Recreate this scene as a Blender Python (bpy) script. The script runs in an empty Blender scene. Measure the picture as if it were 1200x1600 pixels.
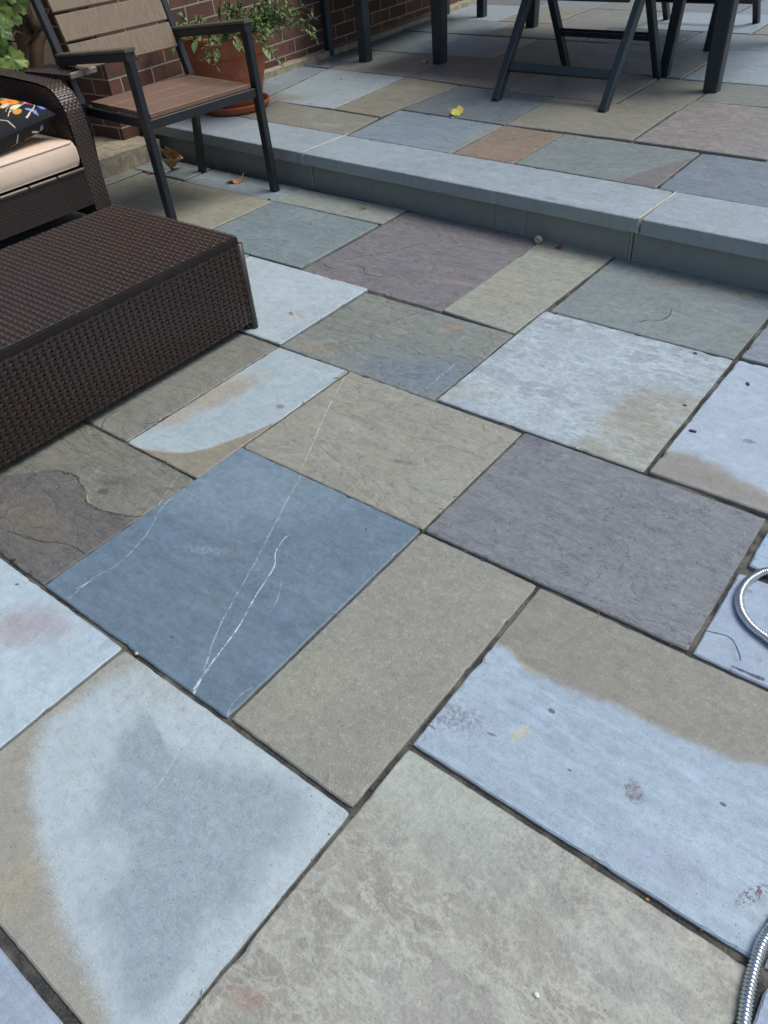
import bpy, math, random
from mathutils import Vector, Matrix, noise as mnoise

random.seed(7)
R = math.radians
SC = bpy.context.scene
COL = SC.collection

# ------------------------------------------------------------------ camera
H = 1.19
F_PX = 1199.72
yaw, pitch, roll = R(-41.451), R(40.958), R(-5.4086)
fwd = Vector((math.sin(yaw)*math.cos(pitch), math.cos(yaw)*math.cos(pitch), -math.sin(pitch)))
rgt0 = Vector((math.cos(yaw), -math.sin(yaw), 0))
up0 = rgt0.cross(fwd)
rgt = math.cos(roll)*rgt0 + math.sin(roll)*up0
upv = -math.sin(roll)*rgt0 + math.cos(roll)*up0
cam_d = bpy.data.cameras.new('camera')
cam = bpy.data.objects.new('camera', cam_d)
COL.objects.link(cam)
cam_d.sensor_fit = 'VERTICAL'
cam_d.sensor_height = 24.0
cam_d.sensor_width = 18.0
cam_d.lens = 24.0*F_PX/1600.0
cam_d.clip_start = 0.02
cam_d.clip_end = 2000
M = Matrix((rgt, upv, -fwd)).transposed().to_4x4()
M.translation = Vector((0, 0, H))
cam.matrix_world = M
SC.camera = cam

# ------------------------------------------------------------------ light
SUN_EL, SUN_AZ = R(62), R(52)          # azimuth from +Y towards +X
w = bpy.data.worlds.new('World')
SC.world = w
w.use_nodes = True
wn = w.node_tree
sky = wn.nodes.new('ShaderNodeTexSky')
sky.sky_type = 'NISHITA'
sky.sun_disc = False
sky.sun_elevation = SUN_EL
sky.sun_rotation = SUN_AZ
sky.air_density = 1.0
sky.dust_density = 3.0
sky.ozone_density = 1.0
bg = wn.nodes['Background']
bg.inputs['Strength'].default_value = 0.10
wn.links.new(sky.outputs['Color'], bg.inputs['Color'])
sl = bpy.data.lights.new('sun', 'SUN')
sl.energy = 1.6
sl.angle = R(32)
sl.color = (1.0, 0.95, 0.88)
so = bpy.data.objects.new('sun', sl)
COL.objects.link(so)
sd = Vector((math.sin(SUN_AZ)*math.cos(SUN_EL), math.cos(SUN_AZ)*math.cos(SUN_EL), math.sin(SUN_EL)))
so.rotation_euler = sd.to_track_quat('Z', 'Y').to_euler()
so.location = sd*20
SC.view_settings.view_transform = 'Standard'
SC.view_settings.look = 'None'
SC.view_settings.exposure = 0.47
SC.view_settings.gamma = 1.0
SC.view_settings.use_curve_mapping = False

LIGHT = (1.02, 1.0, 1.07)     # tint of the daylight, used to turn seen colours into surface colours
ZU = 0.16                    # height of the upper patio


def lin(c):
    c = c/255.0
    return c/12.92 if c <= 0.04045 else ((c+0.055)/1.055)**2.4


def col(r, g, b):
    """a surface colour from how the surface looks in daylight (sRGB 0-255)"""
    return tuple(min(0.9, lin(v)/l) for v, l in zip((r, g, b), LIGHT)) + (1.0,)


def G(px, z=0.0):
    """where the sight line through a photo pixel meets the level z"""
    d = (px[0]-600)/F_PX*rgt - (px[1]-800)/F_PX*upv + fwd
    t = (z-H)/d.z
    return Vector((d.x*t, d.y*t, z))


def on_x(px, x):
    d = (px[0]-600)/F_PX*rgt - (px[1]-800)/F_PX*upv + fwd
    t = x/d.x
    return Vector((x, d.y*t, H+d.z*t))


# ------------------------------------------------------------------ node helper
class Mat:
    def __init__(s, name):
        s.m = bpy.data.materials.new(name)
        s.m.use_nodes = True
        s.t = s.m.node_tree
        s.t.nodes.clear()
        s.out = s.t.nodes.new('ShaderNodeOutputMaterial')
        s.b = s.t.nodes.new('ShaderNodeBsdfPrincipled')
        s.t.links.new(s.b.outputs[0], s.out.inputs[0])

    def put(s, sock, v):
        if isinstance(v, bpy.types.NodeSocket):
            s.t.links.new(v, sock)
        elif v is not None:
            if sock.type == 'RGBA' and len(v) == 3:
                v = tuple(v)+(1,)
            sock.default_value = v

    def math(s, op, a, b=None, c=None, clamp=False):
        n = s.t.nodes.new('ShaderNodeMath')
        n.operation = op
        n.use_clamp = clamp
        for i, v in enumerate((a, b, c)):
            if v is not None:
                s.put(n.inputs[i], v)
        return n.outputs[0]

    def vmath(s, op, a, b=None, scale=None):
        n = s.t.nodes.new('ShaderNodeVectorMath')
        n.operation = op
        s.put(n.inputs[0], a)
        if b is not None:
            s.put(n.inputs[1], b)
        if scale is not None:
            s.put(n.inputs['Scale'], scale)
        return n.outputs[0]

    def noise(s, vec, scale, detail=3, rough=.55, dist=0.0, color=False):
        n = s.t.nodes.new('ShaderNodeTexNoise')
        s.put(n.inputs['Vector'], vec)
        n.inputs['Scale'].default_value = scale
        n.inputs['Detail'].default_value = detail
        n.inputs['Roughness'].default_value = rough
        n.inputs['Distortion'].default_value = dist
        return n.outputs['Color' if color else 'Fac']

    def voro(s, vec, scale, feature='F1', out='Distance', rnd=1.0):
        n = s.t.nodes.new('ShaderNodeTexVoronoi')
        n.feature = feature
        s.put(n.inputs['Vector'], vec)
        n.inputs['Scale'].default_value = scale
        n.inputs['Randomness'].default_value = rnd
        return n.outputs[out]

    def sstep(s, v, a, b, lo=0.0, hi=1.0):
        n = s.t.nodes.new('ShaderNodeMapRange')
        n.interpolation_type = 'SMOOTHSTEP'
        s.put(n.inputs['Value'], v)
        n.inputs['From Min'].default_value = a
        n.inputs['From Max'].default_value = b
        n.inputs['To Min'].default_value = lo
        n.inputs['To Max'].default_value = hi
        return n.outputs['Result']

    def mix(s, f, a, b, mode='MIX'):
        n = s.t.nodes.new('ShaderNodeMix')
        n.data_type = 'RGBA'
        n.blend_type = mode
        s.put(n.inputs[0], f)
        s.put(n.inputs[6], a)
        s.put(n.inputs[7], b)
        return n.outputs[2]

    def mapping(s, vec, loc=(0, 0, 0), rot=(0, 0, 0), scale=(1, 1, 1)):
        n = s.t.nodes.new('ShaderNodeMapping')
        s.put(n.inputs[0], vec)
        n.inputs['Location'].default_value = loc
        n.inputs['Rotation'].default_value = rot
        n.inputs['Scale'].default_value = scale
        return n.outputs[0]

    def coord(s, which='Object'):
        return s.t.nodes.new('ShaderNodeTexCoord').outputs[which]

    def sep(s, v):
        n = s.t.nodes.new('ShaderNodeSeparateXYZ')
        s.put(n.inputs[0], v)
        return n.outputs

    def comb(s, x, y, z=0.0):
        n = s.t.nodes.new('ShaderNodeCombineXYZ')
        for i, v in enumerate((x, y, z)):
            s.put(n.inputs[i], v)
        return n.outputs[0]

    def fcurve(s, v, pts):
        n = s.t.nodes.new('ShaderNodeFloatCurve')
        c = n.mapping.curves[0]
        pts = sorted(pts)
        c.points[0].location = pts[0]
        c.points[1].location = pts[-1]
        for p in pts[1:-1]:
            c.points.new(*p)
        n.mapping.update()
        s.put(n.inputs['Value'], v)
        return n.outputs[0]

    def bump(s, h, dist=.002, strength=1.0, normal=None):
        n = s.t.nodes.new('ShaderNodeBump')
        n.inputs['Strength'].default_value = strength
        n.inputs['Distance'].default_value = dist
        s.put(n.inputs['Height'], h)
        if normal is not None:
            s.put(n.inputs['Normal'], normal)
        return n.outputs[0]

    def fin(s, color, rough=.6, normal=None, metal=0.0, spec=.5):
        s.put(s.b.inputs['Base Color'], color)
        s.put(s.b.inputs['Roughness'], rough)
        s.put(s.b.inputs['Metallic'], metal)
        s.put(s.b.inputs['Specular IOR Level'], spec)
        if normal is not None:
            s.put(s.b.inputs['Normal'], normal)
        return s.m


# ---- masks for marks that really are in the stone, in the slab's own coordinates
def m_frame(pts):
    a, b = pts[0], pts[-1]
    d = (b-a)
    L = d.length
    d = d/L
    nrm = Vector((-d.y, d.x))
    uv = [((p-a).dot(d)/L, (p-a).dot(nrm)) for p in pts]
    return a, d, nrm, L, uv


def m_curve(s, X, Y, pts, wob, wobble):
    """signed distance across an open line: >0 on its left"""
    a, d, n, L, uv = m_frame(pts)
    u = s.math('ADD', s.math('MULTIPLY', X, d.x/L), s.math('MULTIPLY_ADD', Y, d.y/L, -(a.x*d.x+a.y*d.y)/L))
    v = s.math('ADD', s.math('MULTIPLY', X, n.x), s.math('MULTIPLY_ADD', Y, n.y, -(a.x*n.x+a.y*n.y)))
    vs = [q[1] for q in uv]
    lo, hi = min(vs)-.01, max(vs)+.01
    c = s.fcurve(u, [(min(1, max(0, q[0])), (q[1]-lo)/(hi-lo)) for q in uv])
    c = s.math('MULTIPLY_ADD', c, hi-lo, lo)
    dd = s.math('SUBTRACT', v, c)
    dd = s.math('MULTIPLY_ADD', wob, wobble, dd)
    return dd, u


def stone(name, base, alt, c, feats=(), haze=.25, hazec=(178, 192, 202), ang=20, streak=.5, grain=.5, ripple=0.0, ripsc=(11, 24),
          ripc=(185, 200, 210), mott=.6, cleft=.5, seed=None, rough=.50):
    s = Mat(name)
    rnd = random.Random(seed if seed is not None else name)
    P = s.coord()
    off = (rnd.uniform(-50, 50), rnd.uniform(-50, 50), rnd.uniform(-50, 50))
    Q = s.mapping(P, loc=off)
    xyz = s.sep(P)
    X, Y = xyz[0], xyz[1]
    big = s.noise(Q, 2.6, 4, .55, .6)
    mid = s.noise(Q, 9, 5, .6, .3)
    cl_v = s.mapping(P, loc=off, rot=(0, 0, R(ang)), scale=(4, 22, 4))
    clf = s.noise(cl_v, 1.6, 7, .62, 1.2)
    fine = s.noise(Q, 330, 2, .6)
    med = s.noise(Q, 70, 4, .65)
    wob1 = s.math('SUBTRACT', s.noise(Q, 22, 7, .68), .5)
    wobe = s.math('ADD', s.math('MULTIPLY', s.math('SUBTRACT', s.noise(Q, 11, 8, .74), .5), 1.5), s.math('MULTIPLY', s.math('SUBTRACT', fine, .5), .7))
    wobm = s.math('SUBTRACT', s.math('MULTIPLY_ADD', s.noise(Q, 85, 5, .7), .8, s.noise(Q, 14, 6, .7)), .9)
    # large mottling
    f = s.sstep(s.math('ADD', s.math('MULTIPLY', big, .6), s.math('MULTIPLY', mid, .4)), .36, .64)
    C = s.mix(s.math('MULTIPLY', f, mott), col(*base), col(*alt))
    # bedding streaks
    st = s.sstep(clf, .35, .68)
    C = s.mix(s.math('MULTIPLY', st, .35*streak), C, col(*[v*1.13 for v in base]))
    st2 = s.sstep(clf, .62, .38)
    C = s.mix(s.math('MULTIPLY', st2, .35*streak), C, col(*[v*.86 for v in base]))
    # pale bloom
    hz = s.sstep(s.math('ADD', s.math('MULTIPLY', s.noise(Q, 4.2, 6, .62, .8), .75), s.math('MULTIPLY', med, .25)), .5, .72)
    C = s.mix(s.math('MULTIPLY', hz, haze), C, col(*hazec))
    height = s.math('ADD', s.math('MULTIPLY', clf, .9*cleft), s.math('MULTIPLY', med, .25))
    ledge = None
    if cleft > .35 and not ripple:            # thin split layers ending in low broken ledges
        tn = s.math('MULTIPLY', s.noise(s.mapping(P, loc=off, rot=(0, 0, R(ang)), scale=(2.2, 5.5, 2)), 1.5, 9, .62, .5), 9.0)
        fr = s.math('FRACT', tn)
        gate = s.sstep(s.noise(Q, 5.0, 3, .5), .56, .68)
        height = s.math('ADD', height, s.math('MULTIPLY', s.math('MULTIPLY', s.sstep(fr, 0, .12), s.math('SUBTRACT', 1.0, fr)), .9*cleft))
        ledge = s.math('MULTIPLY', s.math('MULTIPLY', s.sstep(fr, .10, .0), s.sstep(fr, -.001, .012)), gate)
    if ripple:
        rv = s.mapping(P, loc=off, rot=(0, 0, R(ang)), scale=(ripsc[0], ripsc[1], ripsc[0]))
        rn = s.noise(rv, 1.0, 7, .66, .2)
        rn2 = s.noise(rv, .45, 4, .6, .4)
        ridge = s.sstep(s.math('ABSOLUTE', s.math('SUBTRACT', rn, .5)), .05, .0)
        ridge2 = s.sstep(rn, .42, .62)
        gate = s.sstep(rn2, .38, .6)
        rn3 = s.noise(s.mapping(P, loc=(off[2], off[0], 1), rot=(0, 0, R(ang-35)), scale=(ripsc[0]*1.2, ripsc[1]*.95, 9)), 1.0, 7, .62, .3)
        ridge3 = s.sstep(s.math('ABSOLUTE', s.math('SUBTRACT', rn3, .5)), .035, .0)
        C = s.mix(s.math('MULTIPLY', ridge2, .75*ripple), C, col(*alt))
        C = s.mix(s.math('MULTIPLY', s.math('MULTIPLY', ridge, gate), .62*ripple), C, col(*ripc))
        C = s.mix(s.math('MULTIPLY', s.math('MULTIPLY', ridge3, s.sstep(rn2, .62, .42)), .5*ripple), C, col(*ripc))
        height = s.math('ADD', height, s.math('MULTIPLY', s.math('ADD', rn, rn3), 2.2*ripple))
    for ft in feats:
        kind = ft[0]
        if kind == 'edge':          # kind, px line, colour, softness, wobble, amount ; colour on the left of the line
            _, pts, cc, soft, wobble, amt = ft
            pts = [(G(p, c.z)-c).xy for p in pts]
            dd, u = m_curve(s, X, Y, pts, wobe, wobble)
            mk = s.sstep(dd, -soft, soft)
            C = s.mix(s.math('MULTIPLY', mk, amt), C, s.mix(s.math('MULTIPLY', st, .4), col(*cc), col(*[v*1.08 for v in cc])))
        elif kind == 'rim':         # a band beside the line
            _, pts, cc, width, wobble, amt = ft
            pts = [(G(p, c.z)-c).xy for p in pts]
            dd, u = m_curve(s, X, Y, pts, wob1, wobble)
            mk = s.sstep(s.math('ABSOLUTE', dd), width, 0.0)
            mk = s.math('MULTIPLY', mk, s.math('MULTIPLY', s.sstep(mid, .35, .6), s.math('MULTIPLY', s.math('GREATER_THAN', u, 0.0), s.math('LESS_THAN', u, 1.0))))
            C = s.mix(s.math('MULTIPLY', mk, amt), C, col(*cc))
        elif kind in ('vein', 'crack'):
            _, pts, cc, width, wobble, amt = ft
            pts = [(G(p, c.z)-c).xy for p in pts]
            dd, u = m_curve(s, X, Y, pts, s.math('ADD', wob1, s.math('MULTIPLY', s.math('SUBTRACT', med, .5), .5)), wobble)
            mk = s.sstep(s.math('MULTIPLY', s.math('ABSOLUTE', dd), s.math('MULTIPLY_ADD', s.noise(Q, 26, 4, .6), 2.4, -.15)), width*(.72 if kind == 'vein' else 1.5), width*.2)
            rg = s.math('MULTIPLY', s.sstep(u, -.004, .02), s.sstep(u, 1.004, .98))
            br = s.sstep(s.noise(Q, 75, 4, .7), .40, .56)
            mk = s.math('MULTIPLY', s.math('MULTIPLY', mk, rg), s.math('MULTIPLY_ADD', br, *((.88, .12) if kind == 'vein' else (.45, .55))))
            C = s.mix(s.math('MULTIPLY', mk, amt), C, col(*cc))
            if kind == 'crack':
                height = s.math('SUBTRACT', height, s.math('MULTIPLY', mk, 1.5))
                lip = s.math('MULTIPLY', s.sstep(dd, -.02, .0, 0, 1), s.math('LESS_THAN', dd, 0.0))
                height = s.math('ADD', height, s.math('MULTIPLY', s.math('MULTIPLY', lip, rg), .5))
        elif kind == 'blob':        # kind, px centre, (r1, r2, deg), colour, soft, wobble, amount
            _, pc, (r1, r2, dg), cc, soft, wobble, amt = ft
            o = (G(pc, c.z)-c).xy
            ca, sa = math.cos(R(dg)), math.sin(R(dg))
            du = s.math('ADD', s.math('MULTIPLY', X, ca/r1), s.math('MULTIPLY_ADD', Y, sa/r1, -(o.x*ca+o.y*sa)/r1))
            dv = s.math('ADD', s.math('MULTIPLY', X, -sa/r2), s.math('MULTIPLY_ADD', Y, ca/r2, -(-o.x*sa+o.y*ca)/r2))
            rr = s.math('SQRT', s.math('ADD', s.math('MULTIPLY', du, du), s.math('MULTIPLY', dv, dv)))
            wb = wobm if max(r1, r2) > .02 else s.math('SUBTRACT', med, .5)
            rr = s.math('MULTIPLY_ADD', wb, wobble, rr)
            mk = s.sstep(rr, 1+soft, max(0, 1-soft))
            C = s.mix(s.math('MULTIPLY', mk, amt), C, col(*cc))
        elif kind == 'speck':       # speckled blob
            _, pc, (r1, r2, dg), cc, soft, wobble, amt = ft
            o = (G(pc, c.z)-c).xy
            ca, sa = math.cos(R(dg)), math.sin(R(dg))
            du = s.math('ADD', s.math('MULTIPLY', X, ca/r1), s.math('MULTIPLY_ADD', Y, sa/r1, -(o.x*ca+o.y*sa)/r1))
            dv = s.math('ADD', s.math('MULTIPLY', X, -sa/r2), s.math('MULTIPLY_ADD', Y, ca/r2, -(-o.x*sa+o.y*ca)/r2))
            rr = s.math('SQRT', s.math('ADD', s.math('MULTIPLY', du, du), s.math('MULTIPLY', dv, dv)))
            rr = s.math('MULTIPLY_ADD', wob1, wobble, rr)
            mk = s.math('MULTIPLY', s.sstep(rr, 1+soft, max(0, 1-soft)), s.sstep(s.noise(Q, 150, 3, .7), .46, .56))
            C = s.mix(s.math('MULTIPLY', mk, amt), C, col(*cc))
        elif kind == 'region':      # closed outline, colour, soft, wobble, amount
            _, pc, pts, cc, soft, wobble, amt = ft
            o = (G(pc, c.z)-c).xy
            pol = []
            for p in pts:
                q = (G(p, c.z)-c).xy-o
                pol.append(((math.atan2(q.y, q.x)/(2*math.pi)) % 1.0, q.length))
            pol.sort()
            first, last = pol[0], pol[-1]
            t = first[0]/(first[0]+1-last[0])
            r0 = first[1]*(1-t)+last[1]*t
            mx = max(q[1] for q in pol)*1.05
            cur = [(0.0, r0/mx)]+[(q[0], q[1]/mx) for q in pol]+[(1.0, r0/mx)]
            dx = s.math('SUBTRACT', X, o.x)
            dy = s.math('SUBTRACT', Y, o.y)
            th = s.math('FRACT', s.math('ADD', s.math('DIVIDE', s.math('ARCTAN2', dy, dx), 2*math.pi), 1.0))
            rr = s.math('SQRT', s.math('ADD', s.math('MULTIPLY', dx, dx), s.math('MULTIPLY', dy, dy)))
            rc = s.math('MULTIPLY', s.fcurve(th, cur), mx)
            dd = s.math('MULTIPLY_ADD', wobe, wobble, s.math('SUBTRACT', rc, rr))
            mk = s.sstep(dd, -soft, soft)
            C = s.mix(s.math('MULTIPLY', mk, amt), C, col(*cc))
    if ripple:
        C = s.mix(s.math('MULTIPLY', s.math('MULTIPLY', s.math('MAXIMUM', ridge, ridge3), gate), .40*ripple), C, col(*ripc))
    if ledge is not None:
        C = s.mix(s.math('MULTIPLY', ledge, .42*cleft), C, col(*[v*.62 for v in base]))
    # uneven mineral tint and blotchy tone at hand's breadth and finger scale
    t1 = s.noise(Q, 3.4, 6, .66, .5)
    C = s.mix(s.math('MULTIPLY', s.sstep(t1, .52, .72), .22), C, col(*[base[0]*.55+70, base[1]*.55+66, base[2]*.55+56]))
    t2 = s.noise(Q, 30, 8, .76, .5)
    t3 = s.noise(s.mapping(P, loc=off, rot=(0, 0, R(ang+4)), scale=(18, 60, 18)), 1.0, 7, .72, .6)
    tone = s.math('MULTIPLY', s.sstep(t2, .25, .75, 1-.15*(.5+mott*.5), 1+.15*(.5+mott*.5)), s.sstep(t3, .28, .72, 1-.08*(.4+streak), 1+.07*(.4+streak)))
    C = s.vmath('SCALE', C, scale=tone)
    height = s.math('ADD', height, s.math('MULTIPLY', t2, .5))
    # pale flakes lifted along the bedding
    fl_v = s.mapping(P, loc=off, rot=(0, 0, R(ang+14)), scale=(14, 46, 14))
    fl = s.sstep(s.noise(fl_v, 1.5, 6, .72, .9), .60, .74)
    C = s.mix(s.math('MULTIPLY', fl, .28*max(.25, cleft)), C, col(*[min(235, v*1.28+8) for v in base]))
    fl2 = s.sstep(s.noise(s.mapping(P, loc=(off[1], off[0], 3), rot=(0, 0, R(ang-20)), scale=(12, 40, 12)), 1.4, 6, .72, .9), .60, .76)
    C = s.mix(s.math('MULTIPLY', fl2, .20*max(.25, cleft)), C, col(*[v*.76 for v in base]))
    # sandy grain, pits and pale grains
    g = s.math('ADD', s.math('MULTIPLY', fine, .65), s.math('MULTIPLY', med, .35))
    C = s.mix(s.math('MULTIPLY', s.sstep(g, .52, .68), .34*grain), C, col(205, 212, 214))
    C = s.mix(s.math('MULTIPLY', s.sstep(g, .46, .34), .42*grain), C, col(70, 74, 80))
    pit = s.sstep(s.voro(Q, 26), .055, .03)
    pit = s.math('MULTIPLY', pit, s.sstep(s.noise(Q, 7, 2), .52, .6))
    C = s.mix(s.math('MULTIPLY', pit, .6), C, col(66, 64, 68))
    # cut faces are mixed towards a plainer grey than the top
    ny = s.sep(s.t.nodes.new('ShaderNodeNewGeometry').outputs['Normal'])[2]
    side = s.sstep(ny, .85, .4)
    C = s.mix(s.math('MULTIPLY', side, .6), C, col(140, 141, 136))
    height = s.math('ADD', height, s.math('MULTIPLY', fine, .12*grain))
    nrm = s.bump(height, .005, .7)
    rg = s.math('ADD', s.math('MULTIPLY_ADD', mid, .3, rough-.15), s.math('MULTIPLY_ADD', t2, .3, -.15))
    return s.fin(C, rg, nrm, spec=.5)


# ------------------------------------------------------------------ mesh helper
class MB:
    def __init__(s):
        s.v, s.f, s.sm = [], [], []

    def add(s, vs, fs, smooth=False):
        o = len(s.v)
        s.v += [tuple(v) for v in vs]
        for f in fs:
            s.f.append([i+o for i in f])
            s.sm.append(smooth)
        return o

    def box(s, c, size, rot=None, bev=0.0, taper=1.0):
        """box about c; rot is a 3x3 matrix; bev is a chamfer; taper scales the top"""
        hx, hy, hz = size[0]/2, size[1]/2, size[2]/2
        c = Vector(c)
        rot = rot or Matrix.Identity(3)
        b = min(bev, hx*.9, hy*.9, hz*.9)
        if b <= 0:
            vs = [Vector((x*hx*(taper if z > 0 else 1), y*hy*(taper if z > 0 else 1), z*hz)) for z in (-1, 1) for y in (-1, 1) for x in (-1, 1)]
            fs = [(0, 2, 3, 1), (4, 5, 7, 6), (0, 1, 5, 4), (2, 6, 7, 3), (0, 4, 6, 2), (1, 3, 7, 5)]
            s.add([c+rot@v for v in vs], fs)
            return
        rings = []
        for z, ins in ((-hz, b), (-hz+b, 0), (hz-b, 0), (hz, b)):
            k = taper if z > 0 else 1
            x, y = hx*k-ins, hy*k-ins
            q = b
            if ins:
                q = b*.5
            ring = [(-x+q, -y), (x-q, -y), (x, -y+q), (x, y-q), (x-q, y), (-x+q, y), (-x, y-q), (-x, -y+q)]
            rings.append([c+rot@Vector((p[0], p[1], z)) for p in ring])
        vs = [p for r in rings for p in r]
        fs = []
        for k in range(3):
            for i in range(8):
                j = (i+1) % 8
                fs.append((k*8+i, k*8+j, k*8+8+j, k*8+8+i))
        fs.append(tuple(reversed(range(8))))
        fs.append(tuple(range(24, 32)))
        s.add(vs, fs)

    def bar(s, a, b, wx, wy, side=(1, 0, 0), bev=.003, wx2=None, wy2=None):
        """straight bar with a rectangular section from a to b; wx along 'side'"""
        a, b = Vector(a), Vector(b)
        z = (b-a).normalized()
        x = Vector(side)
        x = (x-z*x.dot(z)).normalized()
        y = z.cross(x)
        vs = []
        wx2 = wx2 or wx
        wy2 = wy2 or wy
        rings = []
        for p, u, v in ((a, wx, wy), (b, wx2, wy2)):
            hx, hy, q = u/2, v/2, bev
            rings.append([p+x*X+y*Y for X, Y in ((-hx+q, -hy), (hx-q, -hy), (hx, -hy+q), (hx, hy-q), (hx-q, hy), (-hx+q, hy), (-hx, hy-q), (-hx, -hy+q))])
        vs = rings[0]+rings[1]
        fs = [(i, (i+1) % 8, 8+(i+1) % 8, 8+i) for i in range(8)]
        fs += [tuple(reversed(range(8))), tuple(range(8, 16))]
        s.add(vs, fs)

    def tube(s, pts, rad, n=8, cap=True, smooth=True):
        pts = [Vector(p) for p in pts]
        if not hasattr(rad, '__len__'):
            rad = [rad]*len(pts)
        vs, fs = [], []
        up = Vector((0, 0, 1))
        prev = None
        for i, p in enumerate(pts):
            d = (pts[min(i+1, len(pts)-1)]-pts[max(i-1, 0)]).normalized()
            if prev is None:
                x = d.cross(up) if abs(d.z) < .95 else d.cross(Vector((1, 0, 0)))
            else:
                x = prev-d*prev.dot(d)
            x.normalize()
            prev = x
            y = d.cross(x)
            for k in range(n):
                a = 2*math.pi*k/n
                vs.append(p+(x*math.cos(a)+y*math.sin(a))*rad[i])
        for i in range(len(pts)-1):
            for k in range(n):
                j = (k+1) % n
                fs.append((i*n+k, i*n+j, (i+1)*n+j, (i+1)*n+k))
        if cap:
            fs.append(tuple(reversed(range(n))))
            fs.append(tuple(range((len(pts)-1)*n, len(pts)*n)))
        s.add(vs, fs, smooth)

    def lathe(s, prof, c, n=40, smooth=True):
        vs, fs = [], []
        for r, z in prof:
            for k in range(n):
                a = 2*math.pi*k/n
                vs.append((c[0]+r*math.cos(a), c[1]+r*math.sin(a), c[2]+z))
        for i in range(len(prof)-1):
            for k in range(n):
                j = (k+1) % n
                fs.append((i*n+k, i*n+j, (i+1)*n+j, (i+1)*n+k))
        s.add(vs, fs, smooth)

    def obj(s, name, mat, parent=None, origin=None, label=None):
        me = bpy.data.meshes.new(name)
        o3 = Vector(origin) if origin is not None else Vector((0, 0, 0))
        me.from_pydata([tuple(Vector(v)-o3) for v in s.v], [], s.f)
        me.polygons.foreach_set('use_smooth', s.sm)
        me.update()
        me.materials.append(mat)
        o = bpy.data.objects.new(name, me)
        COL.objects.link(o)
        o.location = o3
        if parent is not None:
            o.parent = parent
            o.matrix_parent_inverse = parent.matrix_basis.inverted()
        if label:
            o['label'] = label
        return o


def thing(name, label, cat, loc=(0, 0, 0), group=None, rz=0.0):
    o = bpy.data.objects.new(name, None)
    o.empty_display_size = .05
    COL.objects.link(o)
    o.location = loc
    o.rotation_euler = (0, 0, rz)
    o['label'] = label
    o['category'] = cat
    if group:
        o['group'] = group
    return o


def tag(o, label, cat, group=None):
    o['label'] = label
    o['category'] = cat
    if group:
        o['group'] = group
    return o


def copy_thing(o, loc, rz, label):
    c = o.copy()
    COL.objects.link(c)
    c.location = loc
    c.rotation_euler = (0, 0, rz)
    c['label'] = label
    for ch in list(o.children):
        d = ch.copy()
        COL.objects.link(d)
        d.parent = c
        for g in list(ch.children):
            e = g.copy()
            COL.objects.link(e)
            e.parent = d
    return c


# ------------------------------------------------------------------ simple materials
def plain(name, rgb, rough=.5, var=.12, scale=60, bumpd=.0006, spec=.5, metal=0.0):
    s = Mat(name)
    P = s.coord()
    n = s.noise(P, scale, 4, .6)
    C = s.mix(s.math('MULTIPLY', n, 1.0), col(*[v*(1-var) for v in rgb]), col(*[min(255, v*(1+var)) for v in rgb]))
    dirt = s.sstep(s.noise(P, 9, 4, .6), .5, .75)
    C = s.mix(s.math('MULTIPLY', dirt, var*.8), C, col(120, 115, 105))
    return s.fin(C, s.math('MULTIPLY_ADD', n, .15, rough-.07), s.bump(n, bumpd, .5), metal, spec)


MT = {}
MT['black_metal'] = plain('black powder coated metal', (30, 34, 40), .42, .1, 220, .0002)
MT['dark_green'] = plain('dark painted metal', (29, 42, 50), .4, .1, 200, .0002)
MT['wicker_trim'] = plain('brown resin band', (60, 51, 50), .34, .2, 120, .0004)
MT['core'] = plain('dark shade core', (17, 14, 14), .8, .1)  # near-black fill; supplies the shade seen between the strands
MT['mortar'] = plain('pale mortar', (172, 173, 166), .85, .12, 90, .001)
MT['ring_metal'] = None


def mat_wicker(name, rgb, rough=.36):
    s = Mat(name)
    P = s.coord()
    n = s.noise(P, 120, 3, .6)
    b = s.noise(P, 5, 3, .5)
    C = s.mix(n, col(*[v*.82 for v in rgb]), col(*[v*1.2 for v in rgb]))
    C = s.mix(s.math('MULTIPLY', s.sstep(b, .4, .7), .35), C, col(rgb[0]*1.25, rgb[1]*1.12, rgb[2]*1.05))
    dust = s.sstep(s.noise(P, 30, 5, .7), .55, .8)
    C = s.mix(s.math('MULTIPLY', dust, .12), C, col(130, 122, 115))
    return s.fin(C, s.math('MULTIPLY_ADD', n, .2, rough-.1), s.bump(s.noise(s.mapping(P, scale=(40, 40, 400)), 1, 3), .0004, .4), spec=.5)


MT['wicker'] = mat_wicker('brown woven resin', (66, 55, 52), .25)
MT['wicker_shaded'] = mat_wicker('brown woven resin, side', (48, 38, 36), .27)  # same resin, darkened so the sides carry their shade


def mat_plank(name, rgb, axis_scale=(6, 160, 30), rough=.5):
    s = Mat(name)
    P = s.coord()
    g = s.noise(s.mapping(P, scale=axis_scale), 1.0, 5, .6, .4)
    b = s.noise(P, 8, 3, .5)
    C = s.mix(s.sstep(g, .3, .7), col(*[v*.9 for v in rgb]), col(*[v*1.08 for v in rgb]))
    C = s.mix(s.math('MULTIPLY', s.sstep(b, .4, .7), .25), C, col(rgb[0]*1.06, rgb[1]*1.04, rgb[2]*1.06))
    return s.fin(C, rough, s.bump(g, .0005, .5), spec=.4)


MT['seat_board'] = mat_plank('reddish brown plastic wood', (122, 98, 86))
MT['back_board'] = mat_plank('grey brown plastic wood', (130, 115, 99))  # grey in the slat colour stands for their sheen
MT['arm_cap'] = mat_plank('weathered grey green plastic wood', (86, 85, 72))


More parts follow.
